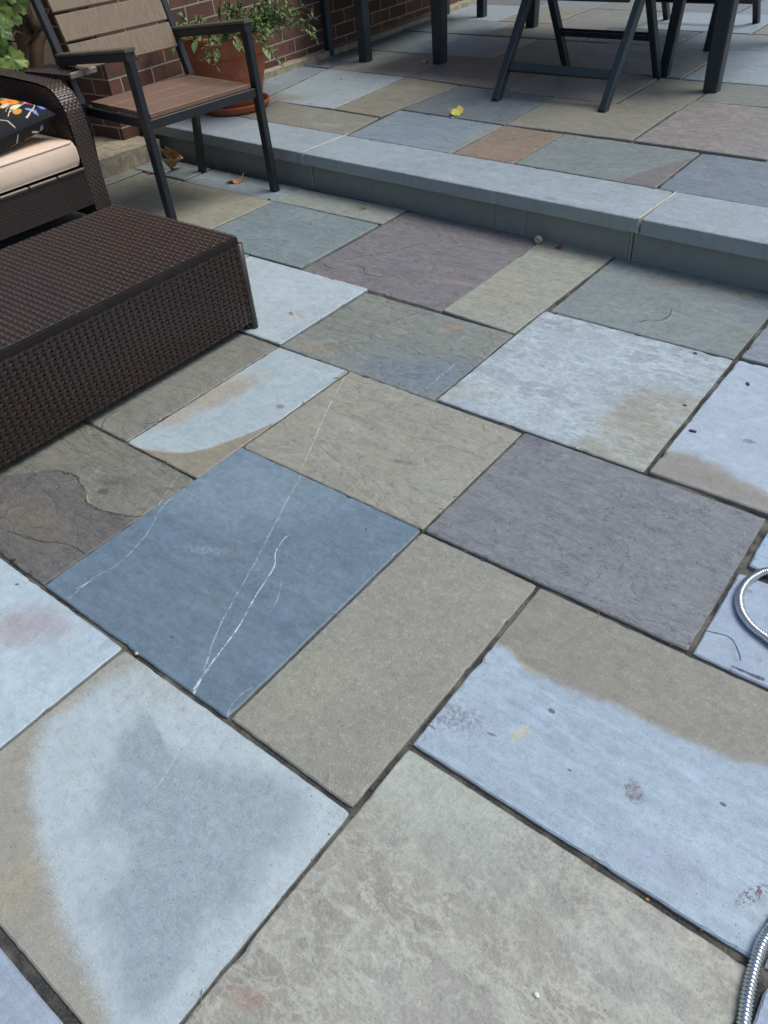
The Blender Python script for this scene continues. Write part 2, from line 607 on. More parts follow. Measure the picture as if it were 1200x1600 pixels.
def mat_brick():
    s = Mat('dark red brick')
    uv = s.coord('UV')
    n = s.t.nodes.new('ShaderNodeTexBrick')
    s.put(n.inputs['Vector'], uv)
    n.offset = .5
    n.inputs['Scale'].default_value = 1.0
    n.inputs['Mortar Size'].default_value = .0042
    n.inputs['Mortar Smooth'].default_value = .15
    n.inputs['Bias'].default_value = 0.0
    n.inputs['Brick Width'].default_value = .215
    n.inputs['Row Height'].default_value = .0755
    n.inputs['Color1'].default_value = (0, 0, 0, 1)
    n.inputs['Color2'].default_value = (1, 1, 1, 1)
    n.inputs['Mortar'].default_value = (0, 0, 0, 1)
    wob = s.noise(uv, 40, 3, .6, color=True)
    s.put(n.inputs['Vector'], s.vmath('ADD', uv, s.vmath('SCALE', s.vmath('SUBTRACT', wob, (.5, .5, .5)), scale=.004)))
    mort = n.outputs['Fac']
    tone = s.sep(n.outputs['Color'])[0]
    big = s.noise(uv, 14, 5, .65)
    fine = s.noise(uv, 160, 4, .7)
    C = s.mix(tone, col(88, 62, 58), col(120, 84, 76))
    C = s.mix(s.sstep(big, .42, .7), C, col(82, 70, 70))
    C = s.mix(s.math('MULTIPLY', s.sstep(fine, .5, .75), .35), C, col(150, 125, 115))
    C = s.mix(mort, C, s.mix(fine, col(150, 143, 134), col(178, 170, 158)))
    hgt = s.math('ADD', s.math('MULTIPLY', s.math('SUBTRACT', 1.0, mort), 1.0), s.math('MULTIPLY', fine, .35))
    return s.fin(C, .85, s.bump(hgt, .006, .8), spec=.25)


MT['brick'] = mat_brick()


def mat_concrete(name, rgb):
    s = Mat(name)
    P = s.coord()
    n = s.noise(P, 22, 6, .7)
    f = s.noise(P, 170, 4, .7)
    C = s.mix(s.sstep(n, .3, .7), col(*[v*.8 for v in rgb]), col(*[min(250, v*1.12) for v in rgb]))
    C = s.mix(s.math('MULTIPLY', s.sstep(f, .48, .7), .4), C, col(205, 198, 182))
    C = s.mix(s.math('MULTIPLY', s.sstep(f, .42, .25), .5), C, col(80, 74, 66))
    return s.fin(C, .9, s.bump(s.math('ADD', n, s.math('MULTIPLY', f, .8)), .006, .7), spec=.2)


MT['concrete'] = mat_concrete('rough concrete', (158, 150, 136))


def mat_joint():
    s = Mat('dark joint sand')
    P = s.coord()
    n = s.noise(P, 9, 5, .65)
    f = s.noise(P, 260, 4, .7)
    C = s.mix(s.sstep(n, .44, .64), col(60, 61, 63), col(114, 113, 110))
    C = s.mix(s.math('MULTIPLY', s.sstep(f, .45, .7), .5), C, col(112, 108, 106))
    C = s.mix(s.math('MULTIPLY', s.sstep(s.noise(P, 5, 3), .62, .7), .4), C, col(60, 68, 46))
    return s.fin(C, .95, s.bump(f, .004, .8), spec=.15)


MT['joint'] = mat_joint()


def mat_soil():
    s = Mat('dark soil')
    P = s.coord()
    n = s.noise(P, 30, 6, .7)
    C = s.mix(n, col(48, 38, 30), col(92, 76, 60))
    return s.fin(C, .95, s.bump(n, .02, .8), spec=.15)


MT['soil'] = mat_soil()

# ------------------------------------------------------------------ ground
g = MB()
g.add([(-400, -400, -.06), (400, -400, -.06), (400, 400, -.06), (-400, 400, -.06)], [(0, 1, 2, 3)])
gr = g.obj('ground', MT['soil'])
gr['kind'] = 'structure'

# ------------------------------------------------------------------ slabs
low = bpy.data.objects.new('lower_patio', None)
COL.objects.link(low)
low['kind'] = 'structure'
upp = bpy.data.objects.new('upper_patio', None)
COL.objects.link(upp)
upp['kind'] = 'structure'


def sheet(name, x0, x1, y0, y1, z, thick, parent, mat):
    """bed between and under the slabs, slightly uneven"""
    m = MB()
    nx, ny = max(2, int((x1-x0)/.025)), max(2, int((y1-y0)/.025))
    vs, fs = [], []
    for j in range(ny+1):
        for i in range(nx+1):
            x, y = x0+(x1-x0)*i/nx, y0+(y1-y0)*j/ny
            vs.append((x, y, z+.004*mnoise.noise((x*4, y*4, 3))+.0035*mnoise.noise((x*17, y*17, 5))))
    for j in range(ny):
        for i in range(nx):
            a = j*(nx+1)+i
            fs.append((a, a+1, a+nx+2, a+nx+1))
    m.add(vs, fs, True)
    return m.obj(name, mat, parent)


SURF = []


def on_top(p):
    """the point p lifted or lowered onto the slab it lies over"""
    for x0, x1, y0, y1, z, fn in SURF:
        if x0 <= p.x <= x1 and y0 <= p.y <= y1 and abs(z-p.z) < .06:
            return Vector((p.x, p.y, fn(p)))
    return p


def slab(quad, mat, parent, z=0.0, gap=.003, label=None, name='paving_slab', seed=0, thick=.035, tilt=.0022):
    rnd = random.Random(seed)
    q = [Vector(p).xy for p in quad]
    c = sum(q, Vector((0, 0)))/4
    n = 4
    # inset each side by its own half joint
    ins = [max(.0012, gap*rnd.uniform(.45, 1.5)) for _ in range(4)]
    lines = []
    for i in range(n):
        a, b = q[i], q[(i+1) % n]
        d = (b-a).normalized()
        nn = Vector((-d.y, d.x))
        skew = rnd.uniform(-.0012, .0012)
        lines.append((a+nn*(ins[i]+skew), b+nn*(ins[i]-skew)))
    from mathutils.geometry import intersect_line_line_2d
    cs = []
    for i in range(n):
        a1, a2 = lines[i-1]
        b1, b2 = lines[i]
        da, db = a2-a1, b2-b1
        den = da.x*db.y-da.y*db.x
        t = ((b1.x-a1.x)*db.y-(b1.y-a1.y)*db.x)/den
        cs.append(a1+da*t)
    out, inn = [], []
    for i in range(n):
        a, b = cs[i], cs[(i+1) % n]
        L = (b-a).length
        k = max(3, int(L/.012))
        d = (b-a)/L
        nn = Vector((-d.y, d.x))
        for j in range(k):
            t = j/k
            p = a+(b-a)*t
            w = .0013*(mnoise.noise((p.x*22, p.y*22, seed*1.7))) + .0009*mnoise.noise((p.x*90, p.y*90, seed*.7))
            chip = 0.0
            cn = mnoise.noise((p.x*34, p.y*34, 9+seed))
            if cn > .34:
                chip = (cn-.34)*.022
            if j == 0:       # softened corner
                pp = p+(nn+Vector((-(cs[i-1]-a).normalized().y, 0))*0)*0.0
                dirc = ((b-a).normalized()+(cs[i-1]-a).normalized()).normalized()
                out.append((p+dirc*rnd.uniform(.001, .003), .0))
                inn.append((p+dirc*rnd.uniform(.0055, .008), chip))
                continue
            out.append((p+nn*(w+chip*.5), 0))
            inn.append((p+nn*(w+.0028+chip*1.2+.0010*mnoise.noise((p.x*60, p.y*60, seed))), chip))
    tx, ty, tz = rnd.uniform(-tilt, tilt), rnd.uniform(-tilt, tilt), rnd.uniform(-.0028, .0028)

    def top(p):
        return z+tz+(p.x-c.x)*tx*2+(p.y-c.y)*ty*2
    SURF.append((min(p.x for p in q), max(p.x for p in q), min(p.y for p in q), max(p.y for p in q), z, top))
    N = len(out)
    vs = []
    for p, ch in inn:
        vs.append((p.x, p.y, top(p)))
    for p, ch in out:
        vs.append((p.x, p.y, top(p)-.0026))
    for p, ch in out:
        vs.append((p.x, p.y, z-thick))
    fs = [tuple(range(N))]
    for i in range(N):
        j = (i+1) % N
        fs.append((N+i, N+j, j, i))
        fs.append((2*N+i, 2*N+j, N+j, N+i))
    m = MB()
    m.add(vs, fs)
    o = m.obj(name, mat, parent, origin=(c.x, c.y, z), label=label)
    return o


def rect(x0, x1, y0, y1):
    return [(x0, y0), (x1, y0), (x1, y1), (x0, y1)]


def cen(q, z=0.0):
    return Vector((sum(p[0] for p in q)/4, sum(p[1] for p in q)/4, z))


WHITE = (206, 216, 222)
TAN = (139, 138, 130)
sid = [0]


def mute(c, k=.64):
    if c[2] > c[0]+10:          # blue stone keeps its colour
        k = .92
    l = .3*c[0]+.55*c[1]+.15*c[2]
    return tuple(l+(v-l)*k for v in c)


EDGES = []


def lay(quad, base, alt, feats=(), label=None, parent=low, z=0.0, gap=.0027, **kw):
    sid[0] += 1
    base, alt = mute(base), mute(alt)
    ff = []
    for f_ in feats:
        f_ = list(f_)
        f_[3 if f_[0] in ('blob', 'speck', 'region') else 2] = mute(f_[3 if f_[0] in ('blob', 'speck', 'region') else 2], .8)
        ff.append(f_)
    feats = ff
    for k_ in range(4):
        EDGES.append((quad[k_], quad[(k_+1) % 4], z))
    c = cen(quad, z)
    mt = stone('bluestone %d' % sid[0], base, alt, c, feats, seed=sid[0]*13+5, **kw)
    return slab(quad, mt, parent, z, gap, label, seed=sid[0])


# the big blue slab in the middle
lay(rect(-1.392, -.793, .412, 1.027), (93, 115, 138), (104, 127, 149), [
    ('blob', (390, 765), (.24, .13, 35), (126, 149, 168), .6, .9, .55),
    ('speck', (318, 860), (.05, .012, 25), (150, 168, 184), .8, 1.0, .5),
    ('blob', (215, 960), (.12, .05, 35), (96, 114, 134), .7, .9, .5),
    ('vein', [(456, 837), (434, 858), (428, 888), (400, 932), (374, 978), (345, 1018), (325, 1045), (314, 1063), (303, 1086)], WHITE, .0030, .004, .95),
    ('vein', [(325, 1045), (313, 1062), (305, 1075), (302, 1092)], WHITE, .0055, .008, .8),
    ('vein', [(472, 742), (440, 800), (405, 868), (376, 920), (347, 972), (325, 1030), (318, 1050)], WHITE, .0030, .007, .42),
    ('vein', [(281, 762), (250, 800), (222, 845), (190, 878), (150, 902), (105, 938)], WHITE, .0028, .006, .42),
    ('vein', [(143, 908), (118, 922)], WHITE, .003, .003, .7),
    ('vein', [(395, 1074), (377, 1086), (360, 1105), (356, 1122)], WHITE, .0026, .006, .4),
    ('vein', [(440, 905), (432, 940), (415, 965)], WHITE, .002, .004, .35),
    ('blob', (572, 829), (.005, .002, 120), (70, 72, 80), .3, .3, .9)],
    'blue grey slab crossed by thin white veins', ang=28, haze=.10, streak=.8, grain=.4, mott=.7, cleft=.32)
# plain tan slab beside it
lay(rect(-.793, -.493, .412, 1.022), (134, 135, 127), (141, 141, 134), [
    ('blob', (490, 1075), (.10, .07, 70), (146, 146, 134), .7, .5, .6),
    ('blob', (800, 925), (.03, .02, 20), (150, 150, 146), .6, 1.0, .5)],
    'sandy tan slab with an even grain', haze=.10, hazec=(150, 150, 144), streak=.15, grain=.9, mott=.5, cleft=.2)
# front left slab with tear shaped bloom
lay(rect(-1.093, -.490, -.046, .407), (147, 146, 137), (150, 146, 140), [
    ('region', (300, 1300), [(215, 1040), (150, 1075), (95, 1110), (60, 1160), (46, 1210), (50, 1260), (68, 1330), (100, 1425), (132, 1500), (158, 1570), (175, 1640), (230, 1760), (420, 1560), (620, 1290), (600, 1230), (430, 1110), (330, 1050)], (167, 184, 198), .026, .045, .95),
    ('blob', (255, 1065), (.10, .05, 20), (160, 172, 176), .8, .8, .5),
    ('region', (300, 1330), [(222, 1122), (262, 1172), (330, 1190), (405, 1213), (470, 1255), (462, 1300), (405, 1362), (335, 1440), (295, 1500), (250, 1560), (215, 1580), (182, 1510), (160, 1450), (140, 1390), (135, 1320), (150, 1250), (178, 1190)], (139, 155, 172), .034, .06, .95),
    ('blob', (155, 1345), (.05, .05, 20), (170, 186, 198), .7, .6, .7),
    ('vein', [(283, 1165), (262, 1205), (235, 1240)], (180, 195, 205), .003, .004, .5),
    ('blob', (12, 1395), (.04, .05, 0), (158, 150, 125), .8, .6, .5),
    ('blob', (100, 1100), (.03, .015, 40), (165, 150, 140), .8, .6, .5)],
    'tan slab with a pale blue tear shaped bloom', haze=.12, streak=.12, grain=.8, mott=.5, cleft=.2)
# pale slab at the left edge
lay(rect(-1.70, -1.093, -.20, .407), (163, 184, 203), (172, 191, 207), [
    ('blob', (55, 975), (.085, .045, 20), (158, 153, 166), .6, .9, .75),
    ('blob', (20, 990), (.05, .03, 0), (160, 152, 160), .6, .9, .6),
    ('vein', [(97, 955), (75, 985), (20, 1025)], (195, 208, 218), .0022, .003, .5),
    ('blob', (172, 1005), (.012, .02, 0), (140, 158, 178), .5, .9, .6),
    ('blob', (27, 914), (.005, .003, 30), (60, 62, 70), .3, .3, .9)],
    'pale ice blue slab with a pinkish stain', haze=.4, hazec=(190, 206, 216), streak=.2, grain=.6, cleft=.3)
lay(rect(-1.093, -.490, -.65, -.052), (140, 157, 184), (150, 166, 190), [], gap=.007, haze=.3, cleft=.3)
# rippled tan slab at the bottom
lay(rect(-.488, .104, -.055, .558), (152, 152, 146), (133, 129, 125), [
    ('blob', (690, 1240), (.20, .10, -5), (160, 171, 167), .8, 1.2, .75),
    ('blob', (1010, 1510), (.10, .06, 10), (160, 168, 168), .8, 1.2, .5),
    ('blob', (640, 1560), (.14, .08, 10), (156, 160, 158), .8, 1.2, .5),
    ('blob', (385, 1560), (.030, .014, 20), (140, 116, 108), .6, 1.5, .8),
    ('blob', (700, 1400), (.012, .003, 30), (150, 125, 112), .5, 1.0, .5),
    ('speck', (870, 1340), (.12, .05, 20), (118, 112, 112), .8, 1.0, .3)],
    'rippled cream and grey slab at the front', ang=-8, ripple=.85, ripsc=(9, 15), ripc=(178, 182, 176), haze=.2, hazec=(162, 166, 162), grain=.6, streak=.3)
# two tone slab, blue below tan
lay(rect(-.488, .095, .566, 1.022), (146, 167, 191), (154, 174, 196), [
    ('edge', [(757, 1008), (790, 1012), (812, 1034), (838, 1054), (880, 1072), (940, 1098), (1000, 1126), (1060, 1152), (1130, 1178), (1210, 1204)], (127, 127, 121), .013, .036, 1.0),
    ('rim', [(757, 1008), (790, 1012), (812, 1034), (838, 1054), (880, 1072)], (165, 150, 130), .008, .018, .7),
    ('blob', (813, 1146), (.022, .010, 75), (178, 180, 168), .5, .8, .85),
    ('blob', (862, 1111), (.006, .0045, 0), (98, 84, 92), .3, .9, .9),
    ('speck', (705, 1120), (.055, .028, 20), (112, 116, 136), .8, .8, .8),
    ('blob', (768, 1147), (.008, .003, 10), (98, 90, 105), .4, 1.2, .8),
    ('speck', (990, 1237), (.020, .013, -50), (86, 82, 92), .5, .8, 1.0),
    ('blob', (990, 1237), (.016, .010, -50), (122, 126, 146), .6, .8, .7),
    ('speck', (1176, 1398), (.030, .010, 60), (86, 82, 96), .5, .9, 1.0),
    ('blob', (1130, 1257), (.005, .003, 0), (86, 78, 92), .3, .8, .9),
    ('blob', (890, 1203), (.003, .002, 0), (80, 78, 88), .3, .8, .8),
    ('speck', (1090, 1300), (.07, .03, 20), (176, 194, 212), .8, .8, .3),
    ('blob', (1030, 1350), (.06, .02, 15), (136, 146, 176), .8, .9, .5)],
    'two tone slab, pale blue with a tan band', ang=18, haze=.25, hazec=(168, 188, 205), streak=.7, grain=.7, cleft=.34)
# tan slab in the centre
lay(rect(-1.39, -.794, 1.027, 1.482), (146, 146, 136), (139, 140, 132), [
    ('vein', [(540, 588), (512, 640), (490, 690), (467, 742)], (196, 200, 196), .0028, .004, .7),
    ('vein', [(548, 673), (563, 663)], (214, 218, 214), .0028, .002, .85),
    ('blob', (632, 722), (.030, .008, 18), (112, 102, 106), .6, 1.3, .8),
    ('blob', (612, 738), (.02, .012, 10), (142, 132, 126), .7, 1.0, .7),
    ('vein', [(640, 789), (680, 789)], (178, 180, 174), .002, .003, .6),
    ('blob', (705, 760), (.10, .06, 0), (152, 156, 146), .8, .9, .5)],
    'sandy tan slab with a faint white scratch', ang=12, haze=.15, hazec=(160, 164, 158), streak=.5, grain=.7)
# purple grey slab
lay(rect(-.794, -.177, 1.027, 1.484), (113, 119, 130), (121, 124, 134), [
    ('blob', (838, 688), (.04, .02, 10), (98, 98, 116), .6, 1.2, .7),
    ('blob', (882, 713), (.014, .010, 80), (142, 148, 154), .6, 1.0, .5),
    ('blob', (945, 825), (.10, .02, 30), (106, 104, 118), .8, 1.4, .5),
    ('vein', [(862, 728), (920, 742)], (150, 154, 160), .0016, .002, .6),
    ('vein', [(835, 860), (870, 866), (910, 852)], (152, 156, 162), .002, .006, .5)],
    'purple grey slab with soft streaks', ang=32, haze=.3, hazec=(132, 142, 150), streak=.9, grain=.6, cleft=.45)
# slab with the brown plum patch, by the table
lay(rect(-1.99, -1.392, .412, .864), (125, 124, 115), (117, 118, 112), [
    ('edge', [(218, 812), (196, 806), (168, 800), (142, 790), (132, 770), (126, 758), (105, 740), (80, 735), (50, 740), (0, 742)], (99, 97, 99), .0035, .03, .95),
    ('rim', [(142, 790), (132, 770), (126, 758), (105, 740)], (180, 164, 134), .0045, .03, .7),
    ('crack', [(222, 806), (196, 806), (168, 800), (142, 790), (132, 770), (126, 758), (105, 740), (80, 735)], (72, 66, 62), .0028, .03, .9),
    ('blob', (180, 752), (.05, .02, 35), (98, 94, 98), .6, 1.0, .75),
    ('blob', (162, 768), (.016, .012, 0), (84, 82, 84), .4, 1.2, .8),
    ('blob', (55, 815), (.10, .05, 10), (112, 106, 96), .8, 1.5, .7),
    ('vein', [(278, 744), (255, 778), (238, 802)], (190, 196, 196), .0022, .003, .6),
    ('crack', [(10, 830), (60, 845), (100, 850), (130, 868)], (74, 70, 68), .002, .02, .7)],
    'brown slab with a flaked plum coloured patch', ang=10, haze=.05, streak=.8, grain=.5, cleft=1.0)
# slab with the pale crescent
lay(rect(-1.685, -1.39, .866, 1.48), (160, 178, 190), (154, 172, 186), [
    ('edge', [(196, 692), (215, 699), (240, 704), (270, 707), (300, 706), (348, 693), (403, 672), (440, 655), (475, 632)][::-1], (136, 131, 117), .004, .008, 1.0),
    ('rim', [(196, 692), (215, 699), (240, 704), (270, 707), (300, 706), (348, 693)], (176, 150, 125), .006, .01, .8),
    ('blob', (345, 615), (.13, .05, 75), (160, 146, 126), .7, 1.3, .75),
    ('blob', (270, 655), (.07, .03, 60), (164, 150, 134), .7, 1.3, .6),
    ('blob', (438, 636), (.013, .010, 0), (128, 118, 110), .4, .6, .85),
    ('vein', [(490, 578), (500, 585), (503, 595), (510, 588), (530, 585)], (206, 214, 218), .0035, .01, .8)],
    'slab with a pale blue crescent over brown', ang=60, haze=.3, streak=.3, grain=.6, cleft=.3)
lay(rect(-2.30, -1.690, .870, 1.484), (128, 127, 122), (120, 120, 117), [
    ('crack', [(170, 700), (185, 640), (230, 660), (250, 655)], (92, 90, 88), .002, .01, .5)], None, haze=.12, streak=.7)
# mottled slab
lay(rect(-1.688, -1.085, 1.482, 1.93), (124, 133, 130), (118, 128, 128), [
    ('blob', (690, 588), (.26, .11, 15), (108, 124, 143), .7, 1.0, .85),
    ('blob', (706, 512), (.035, .016, 60), (154, 130, 114), .6, 1.4, .8),
    ('blob', (490, 540), (.07, .03, 10), (142, 134, 120), .7, 1.2, .65),
    ('vein', [(660, 610), (690, 585), (712, 566)], (190, 198, 204), .003, .02, .6),
    ('vein', [(500, 553), (505, 560), (515, 551)], (196, 202, 202), .003, .01, .6),
    ('crack', [(605, 505), (640, 492), (675, 480)], (100, 98, 96), .002, .008, .6),
    ('blob', (625, 520), (.05, .03, 10), (136, 140, 138), .7, 1.4, .6)],
    'mottled grey green slab with a rusty spot', ang=30, haze=.22, hazec=(150, 160, 162), streak=.7, cleft=.9)
# wavy white slab
lay(rect(-1.082, -.468, 1.490, 2.109), (158, 173, 187), (140, 154, 169), [
    ('edge', [(1150, 625), (1105, 622), (1040, 612), (985, 618), (950, 645), (905, 690), (860, 715)], (142, 140, 129), .045, .12, .85),
    ('blob', (715, 605), (.10, .05, 20), (152, 154, 146), .8, 1.0, .6),
    ('blob', (990, 720), (.10, .03, 0), (152, 160, 158), .8, 1.4, .5)][::1],
    'wavy whitish blue slab with a tan corner', ang=5, ripple=1.0, ripsc=(8, 18), ripc=(182, 198, 211), haze=.3, hazec=(176, 194, 210), grain=.5, cleft=.6)
# white blue slab at the table's foot
lay(rect(-2.30, -1.692, 1.488, 1.952), (168, 184, 198), (148, 163, 177), [
    ('blob', (455, 491), (.013, .006, -20), (132, 104, 86), .5, 1.3, .9),
    ('blob', (470, 495), (.03, .008, -25), (170, 152, 136), .7, 1.0, .6),
    ('vein', [(486, 473), (482, 490), (492, 500), (497, 488), (488, 476)], (216, 222, 222), .004, .008, .8),
    ('blob', (492, 492), (.008, .01, 0), (160, 140, 120), .6, 1.0, .6)],
    'whitish blue slab with a small rust spot', ang=10, haze=.6, hazec=(196, 208, 214), streak=.3, cleft=.3)
lay(rect(-2.648, -2.036, 1.963, 2.447), (115, 131, 140), (123, 138, 146), [], 'plain blue grey slab', ang=20, haze=.12, streak=.5)
# purple slab
lay([(-2.03, 1.955), (-1.376, 1.942), (-1.374, 2.63), (-2.02, 2.63)], (117, 114, 125), (124, 120, 130), [
    ('crack', [(506, 409), (520, 418), (545, 413), (562, 415), (575, 428), (600, 431)], (70, 68, 76), .0028, .012, .95),
    ('crack', [(530, 408), (560, 400), (600, 395), (640, 384), (655, 380), (672, 388)], (78, 76, 84), .0024, .012, .85),
    ('blob', (705, 440), (.08, .014, 14), (148, 132, 128), .7, 1.4, .6),
    ('vein', [(575, 405), (620, 396)], (156, 152, 158), .003, .006, .5),
    ('crack', [(500, 428), (540, 440), (600, 430)], (96, 92, 102), .002, .01, .5),
    ('blob', (560, 425), (.08, .03, 20), (126, 124, 136), .7, 1.4, .6)],
    'purple slab with a forked crack', ang=18, haze=.12, hazec=(132, 134, 144), streak=.8, cleft=.9)
lay([(-1.372, 1.942), (-1.086, 1.925), (-1.07, 2.62), (-1.373, 2.63)], (149, 153, 142), (139, 147, 142), [
    ('blob', (800, 455), (.10, .05, 70), (158, 154, 138), .8, 1.2, .6)],
    'greenish tan slab against the step', ang=20, haze=.2, hazec=(165, 174, 172), grain=.7)
lay(rect(-1.068, -.468, 2.113, 2.62), (120, 133, 139), (126, 136, 140), [
    ('blob', (1050, 440), (.09, .035, 20), (132, 126, 124), .8, 1.3, .6),
    ('blob', (1150, 458), (.07, .03, 10), (154, 144, 132), .8, 1.4, .6),
    ('blob', (1180, 480), (.05, .08, 10), (112, 122, 140), .8, 1.0, .5),
    ('crack', [(998, 503), (1015, 499), (1032, 500), (1048, 482)], (80, 82, 86), .0022, .008, .9),
    ('blob', (1165, 525), (.04, .03, 10), (136, 130, 124), .8, 1.2, .5)],
    'grey slab with a short crack and brown blush', ang=10, haze=.15, streak=.5)
# right edge
lay(rect(-.462, .14, 1.492, 2.113), (154, 172, 195), (162, 179, 202), [
    ('edge', [(1215, 782), (1150, 746), (1110, 726), (1080, 713), (1050, 704), (1020, 700)], (133, 129, 126), .018, .05, .95),
    ('speck', (1170, 691), (.014, .010, 20), (84, 82, 96), .5, .9, 1.0),
    ('blob', (1170, 691), (.012, .009, 20), (122, 126, 146), .4, .9, .7),
    ('blob', (1128, 682), (.012, .009, 0), (176, 192, 212), .4, .4, .7)],
    'pale blue slab with a dull brown corner', haze=.4, hazec=(176, 194, 212), streak=.3, cleft=.3)
lay(rect(-.460, .15, 2.124, 2.62), (124, 135, 154), (130, 140, 156), [], None, haze=.15)
lay(rect(-.172, .43, 1.304, 1.486), (148, 176, 206), (152, 178, 206), [], None, haze=.2, gap=.006)
lay(rect(-.172, .43, 1.026, 1.288), (142, 162, 192), (150, 170, 198), [
    ('crack', [(1100, 984), (1120, 989), (1140, 996), (1150, 1010), (1157, 1032)], (84, 92, 112), .0018, .006, .9),
    ('crack', [(1143, 1040), (1165, 1050), (1195, 1062)], (60, 66, 80), .0024, .004, .95),
    ('blob', (1172, 924), (.006, .005, 0), (110, 120, 140), .5, .5, .7)],
    'blue slab with fine cracks under the hose', haze=.3, streak=.3, cleft=.3)
lay(rect(.105, .70, .566, 1.020), (140, 160, 190), (150, 168, 194), [], None)
lay(rect(.114, .70, -.05, .556), (140, 160, 190), (150, 168, 194), [], None, gap=.006)
# by the armchair
lay(rect(-3.282, -2.652, 1.962, 2.445), (147, 146, 130), (138, 140, 128), [
    ('blob', (335, 318), (.004, .003, 0), (80, 70, 60), .3, .5, .9),
    ('blob', (330, 330), (.12, .05, 20), (156, 152, 134), .8, 1.1, .5)],
    'yellowish tan slab by the armchair', haze=.12, hazec=(160, 162, 150), streak=.6)
lay(rect(-2.650, -2.03, 2.452, 2.635), (140, 146, 140), (132, 144, 148), [], 'narrow pale slab along the step', haze=.2)
lay(rect(-3.278, -2.656, 2.452, 2.65), (128, 142, 156), (136, 148, 160), [])
lay(rect(-3.597, -3.287, 1.97, 2.455), (142, 141, 128), (134, 136, 126), [])
lay(rect(-3.69, -3.603, 1.97, 2.455), (140, 142, 132), (134, 138, 132), [])
lay(rect(-3.69, -3.287, 2.462, 2.65), (136, 146, 150), (128, 140, 148), [])
# the rest of the lower level, mostly under the furniture
FILL = [(-2.90, -2.306, 1.488, 1.957), (-3.69, -2.905, 1.488, 1.964), (-2.90, -2.306, .87, 1.483), (-3.69, -2.905, .87, 1.483),
        (-2.60, -1.995, .412, .865), (-3.69, -2.605, .412, .865), (-2.30, -1.705, -.20, .407), (-3.69, -2.305, -.20, .407),
        (.15, .76, 1.492, 2.113), (.156, .76, 2.122, 2.60), (.435, 1.05, 1.028, 1.486), (.705, 1.30, -.05, 1.020), (.766, 1.40, 1.492, 2.60),
        (1.055, 1.70, 1.028, 1.486), (1.305, 1.90, .40, 1.02), (-.485, .104, -.65, -.062), (.110, .70, -.65, -.056), (-1.70, -1.099, -.80, -.205), (-2.30, -1.705, -.80, -.205)]
TONES = [((125, 138, 150), (134, 146, 156)), ((138, 138, 128), (130, 132, 126)), ((116, 120, 130), (122, 126, 134)), ((150, 166, 182), (142, 158, 176)), ((128, 134, 132), (120, 128, 130))]
for k, r in enumerate(FILL):
    a, b = TONES[(k*2+k//3) % 5]
    lay(rect(*r), a, b, [])
sheet('joint_sand', -3.70, 2.0, -1.0, 2.66, -.0085, .02, low, MT['joint'])


# ---- upper level
def up_lay(quad, base, alt, feats=(), label=None, **kw):
    return lay(quad, base, alt, feats, label, parent=upp, z=ZU, **kw)


SL = -.039


def yf(x):           # front line of the coping stones
    return 2.637+SL*(x+2.62)


def yb(x):
    return yf(x)+.303


up_lay([(-3.521, 3.297), (-2.992, 3.290), (-3.041, 3.987), (-3.66, 4.012)], (150, 165, 178), (142, 156, 166), [
    ('blob', (440, 150), (.14, .06, 0), (146, 140, 128), .8, 1.0, .7), ('blob', (560, 140), (.2, .1, 0), (136, 150, 160), .8, .9, .4)],
    'pale blue slab on the upper level', haze=.2)
up_lay([(-3.92, 3.30), (-3.53, 3.297), (-3.668, 4.012), (-3.98, 4.02)], (128, 142, 158), (134, 146, 158))
up_lay([(-3.40, yb(-3.40)), (-2.612, yb(-2.612)), (-2.648, 3.248), (-3.40, 3.285)], (128, 128, 119), (136, 137, 128), [
    ('blob', (520, 195), (.08, .03, 10), (150, 154, 152), .7, 1.3, .6)], haze=.25)
up_lay([(-3.90, yb(-3.9)), (-3.41, yb(-3.41)), (-3.41, 3.285), (-3.90, 3.29)], (134, 142, 148), (130, 138, 140))
up_lay([(-2.984, 3.280), (-2.650, 3.256), (-2.618, 3.918), (-3.033, 3.984)], (130, 127, 114), (138, 135, 124), [], 'narrow tan slab on the upper level', haze=.1, hazec=(150, 148, 138), streak=.8, ang=10)
up_lay([(-2.606, yb(-2.606)), (-1.996, yb(-1.996)), (-2.006, 3.366), (-2.640, 3.404)], (118, 136, 154), (124, 142, 158), [
    ('edge', [(790, 190), (745, 205), (720, 222), (690, 245)], (130, 136, 132), .03, .04, .8),
    ('vein', [(600, 205), (650, 195), (700, 200)], (150, 162, 172), .003, .01, .5)],
    'blue slab behind the step edge', haze=.12, streak=.6)
up_lay([(-2.636, 3.412), (-2.006, 3.374), (-2.024, 3.882), (-2.614, 3.916)], (103, 113, 124), (109, 119, 128), [], 'slate grey slab beside the yellow leaf', haze=.1)
up_lay([(-1.990, yb(-1.99)), (-1.682, yb(-1.682)), (-1.686, 3.348), (-2.0, 3.364)], (138, 116, 102), (128, 118, 110), [
    ('crack', [(800, 220), (815, 215), (840, 212)], (80, 66, 60), .004, .01, .7), ('blob', (770, 240), (.1, .06, 30), (150, 116, 92), .8, 1.0, .6)],
    'small rusty orange slab', haze=.1, hazec=(150, 138, 128), streak=.7)
up_lay([(-2.0, 3.374), (-1.373, 3.372), (-1.384, 3.87), (-2.02, 3.882)], (131, 130, 118), (124, 126, 118), [], 'olive tan slab under the folding chair', haze=.15, hazec=(146, 150, 142), streak=.5)
up_lay([(-1.676, yb(-1.676)), (-1.060, yb(-1.06)), (-1.066, 3.336), (-1.680, 3.348)], (116, 127, 132), (122, 132, 135), [
    ('edge', [(960, 292), (1000, 270), (1040, 258), (1080, 248)][::-1], (112, 106, 112), .01, .03, .9)],
    'grey slab with a purple corner', haze=.12)
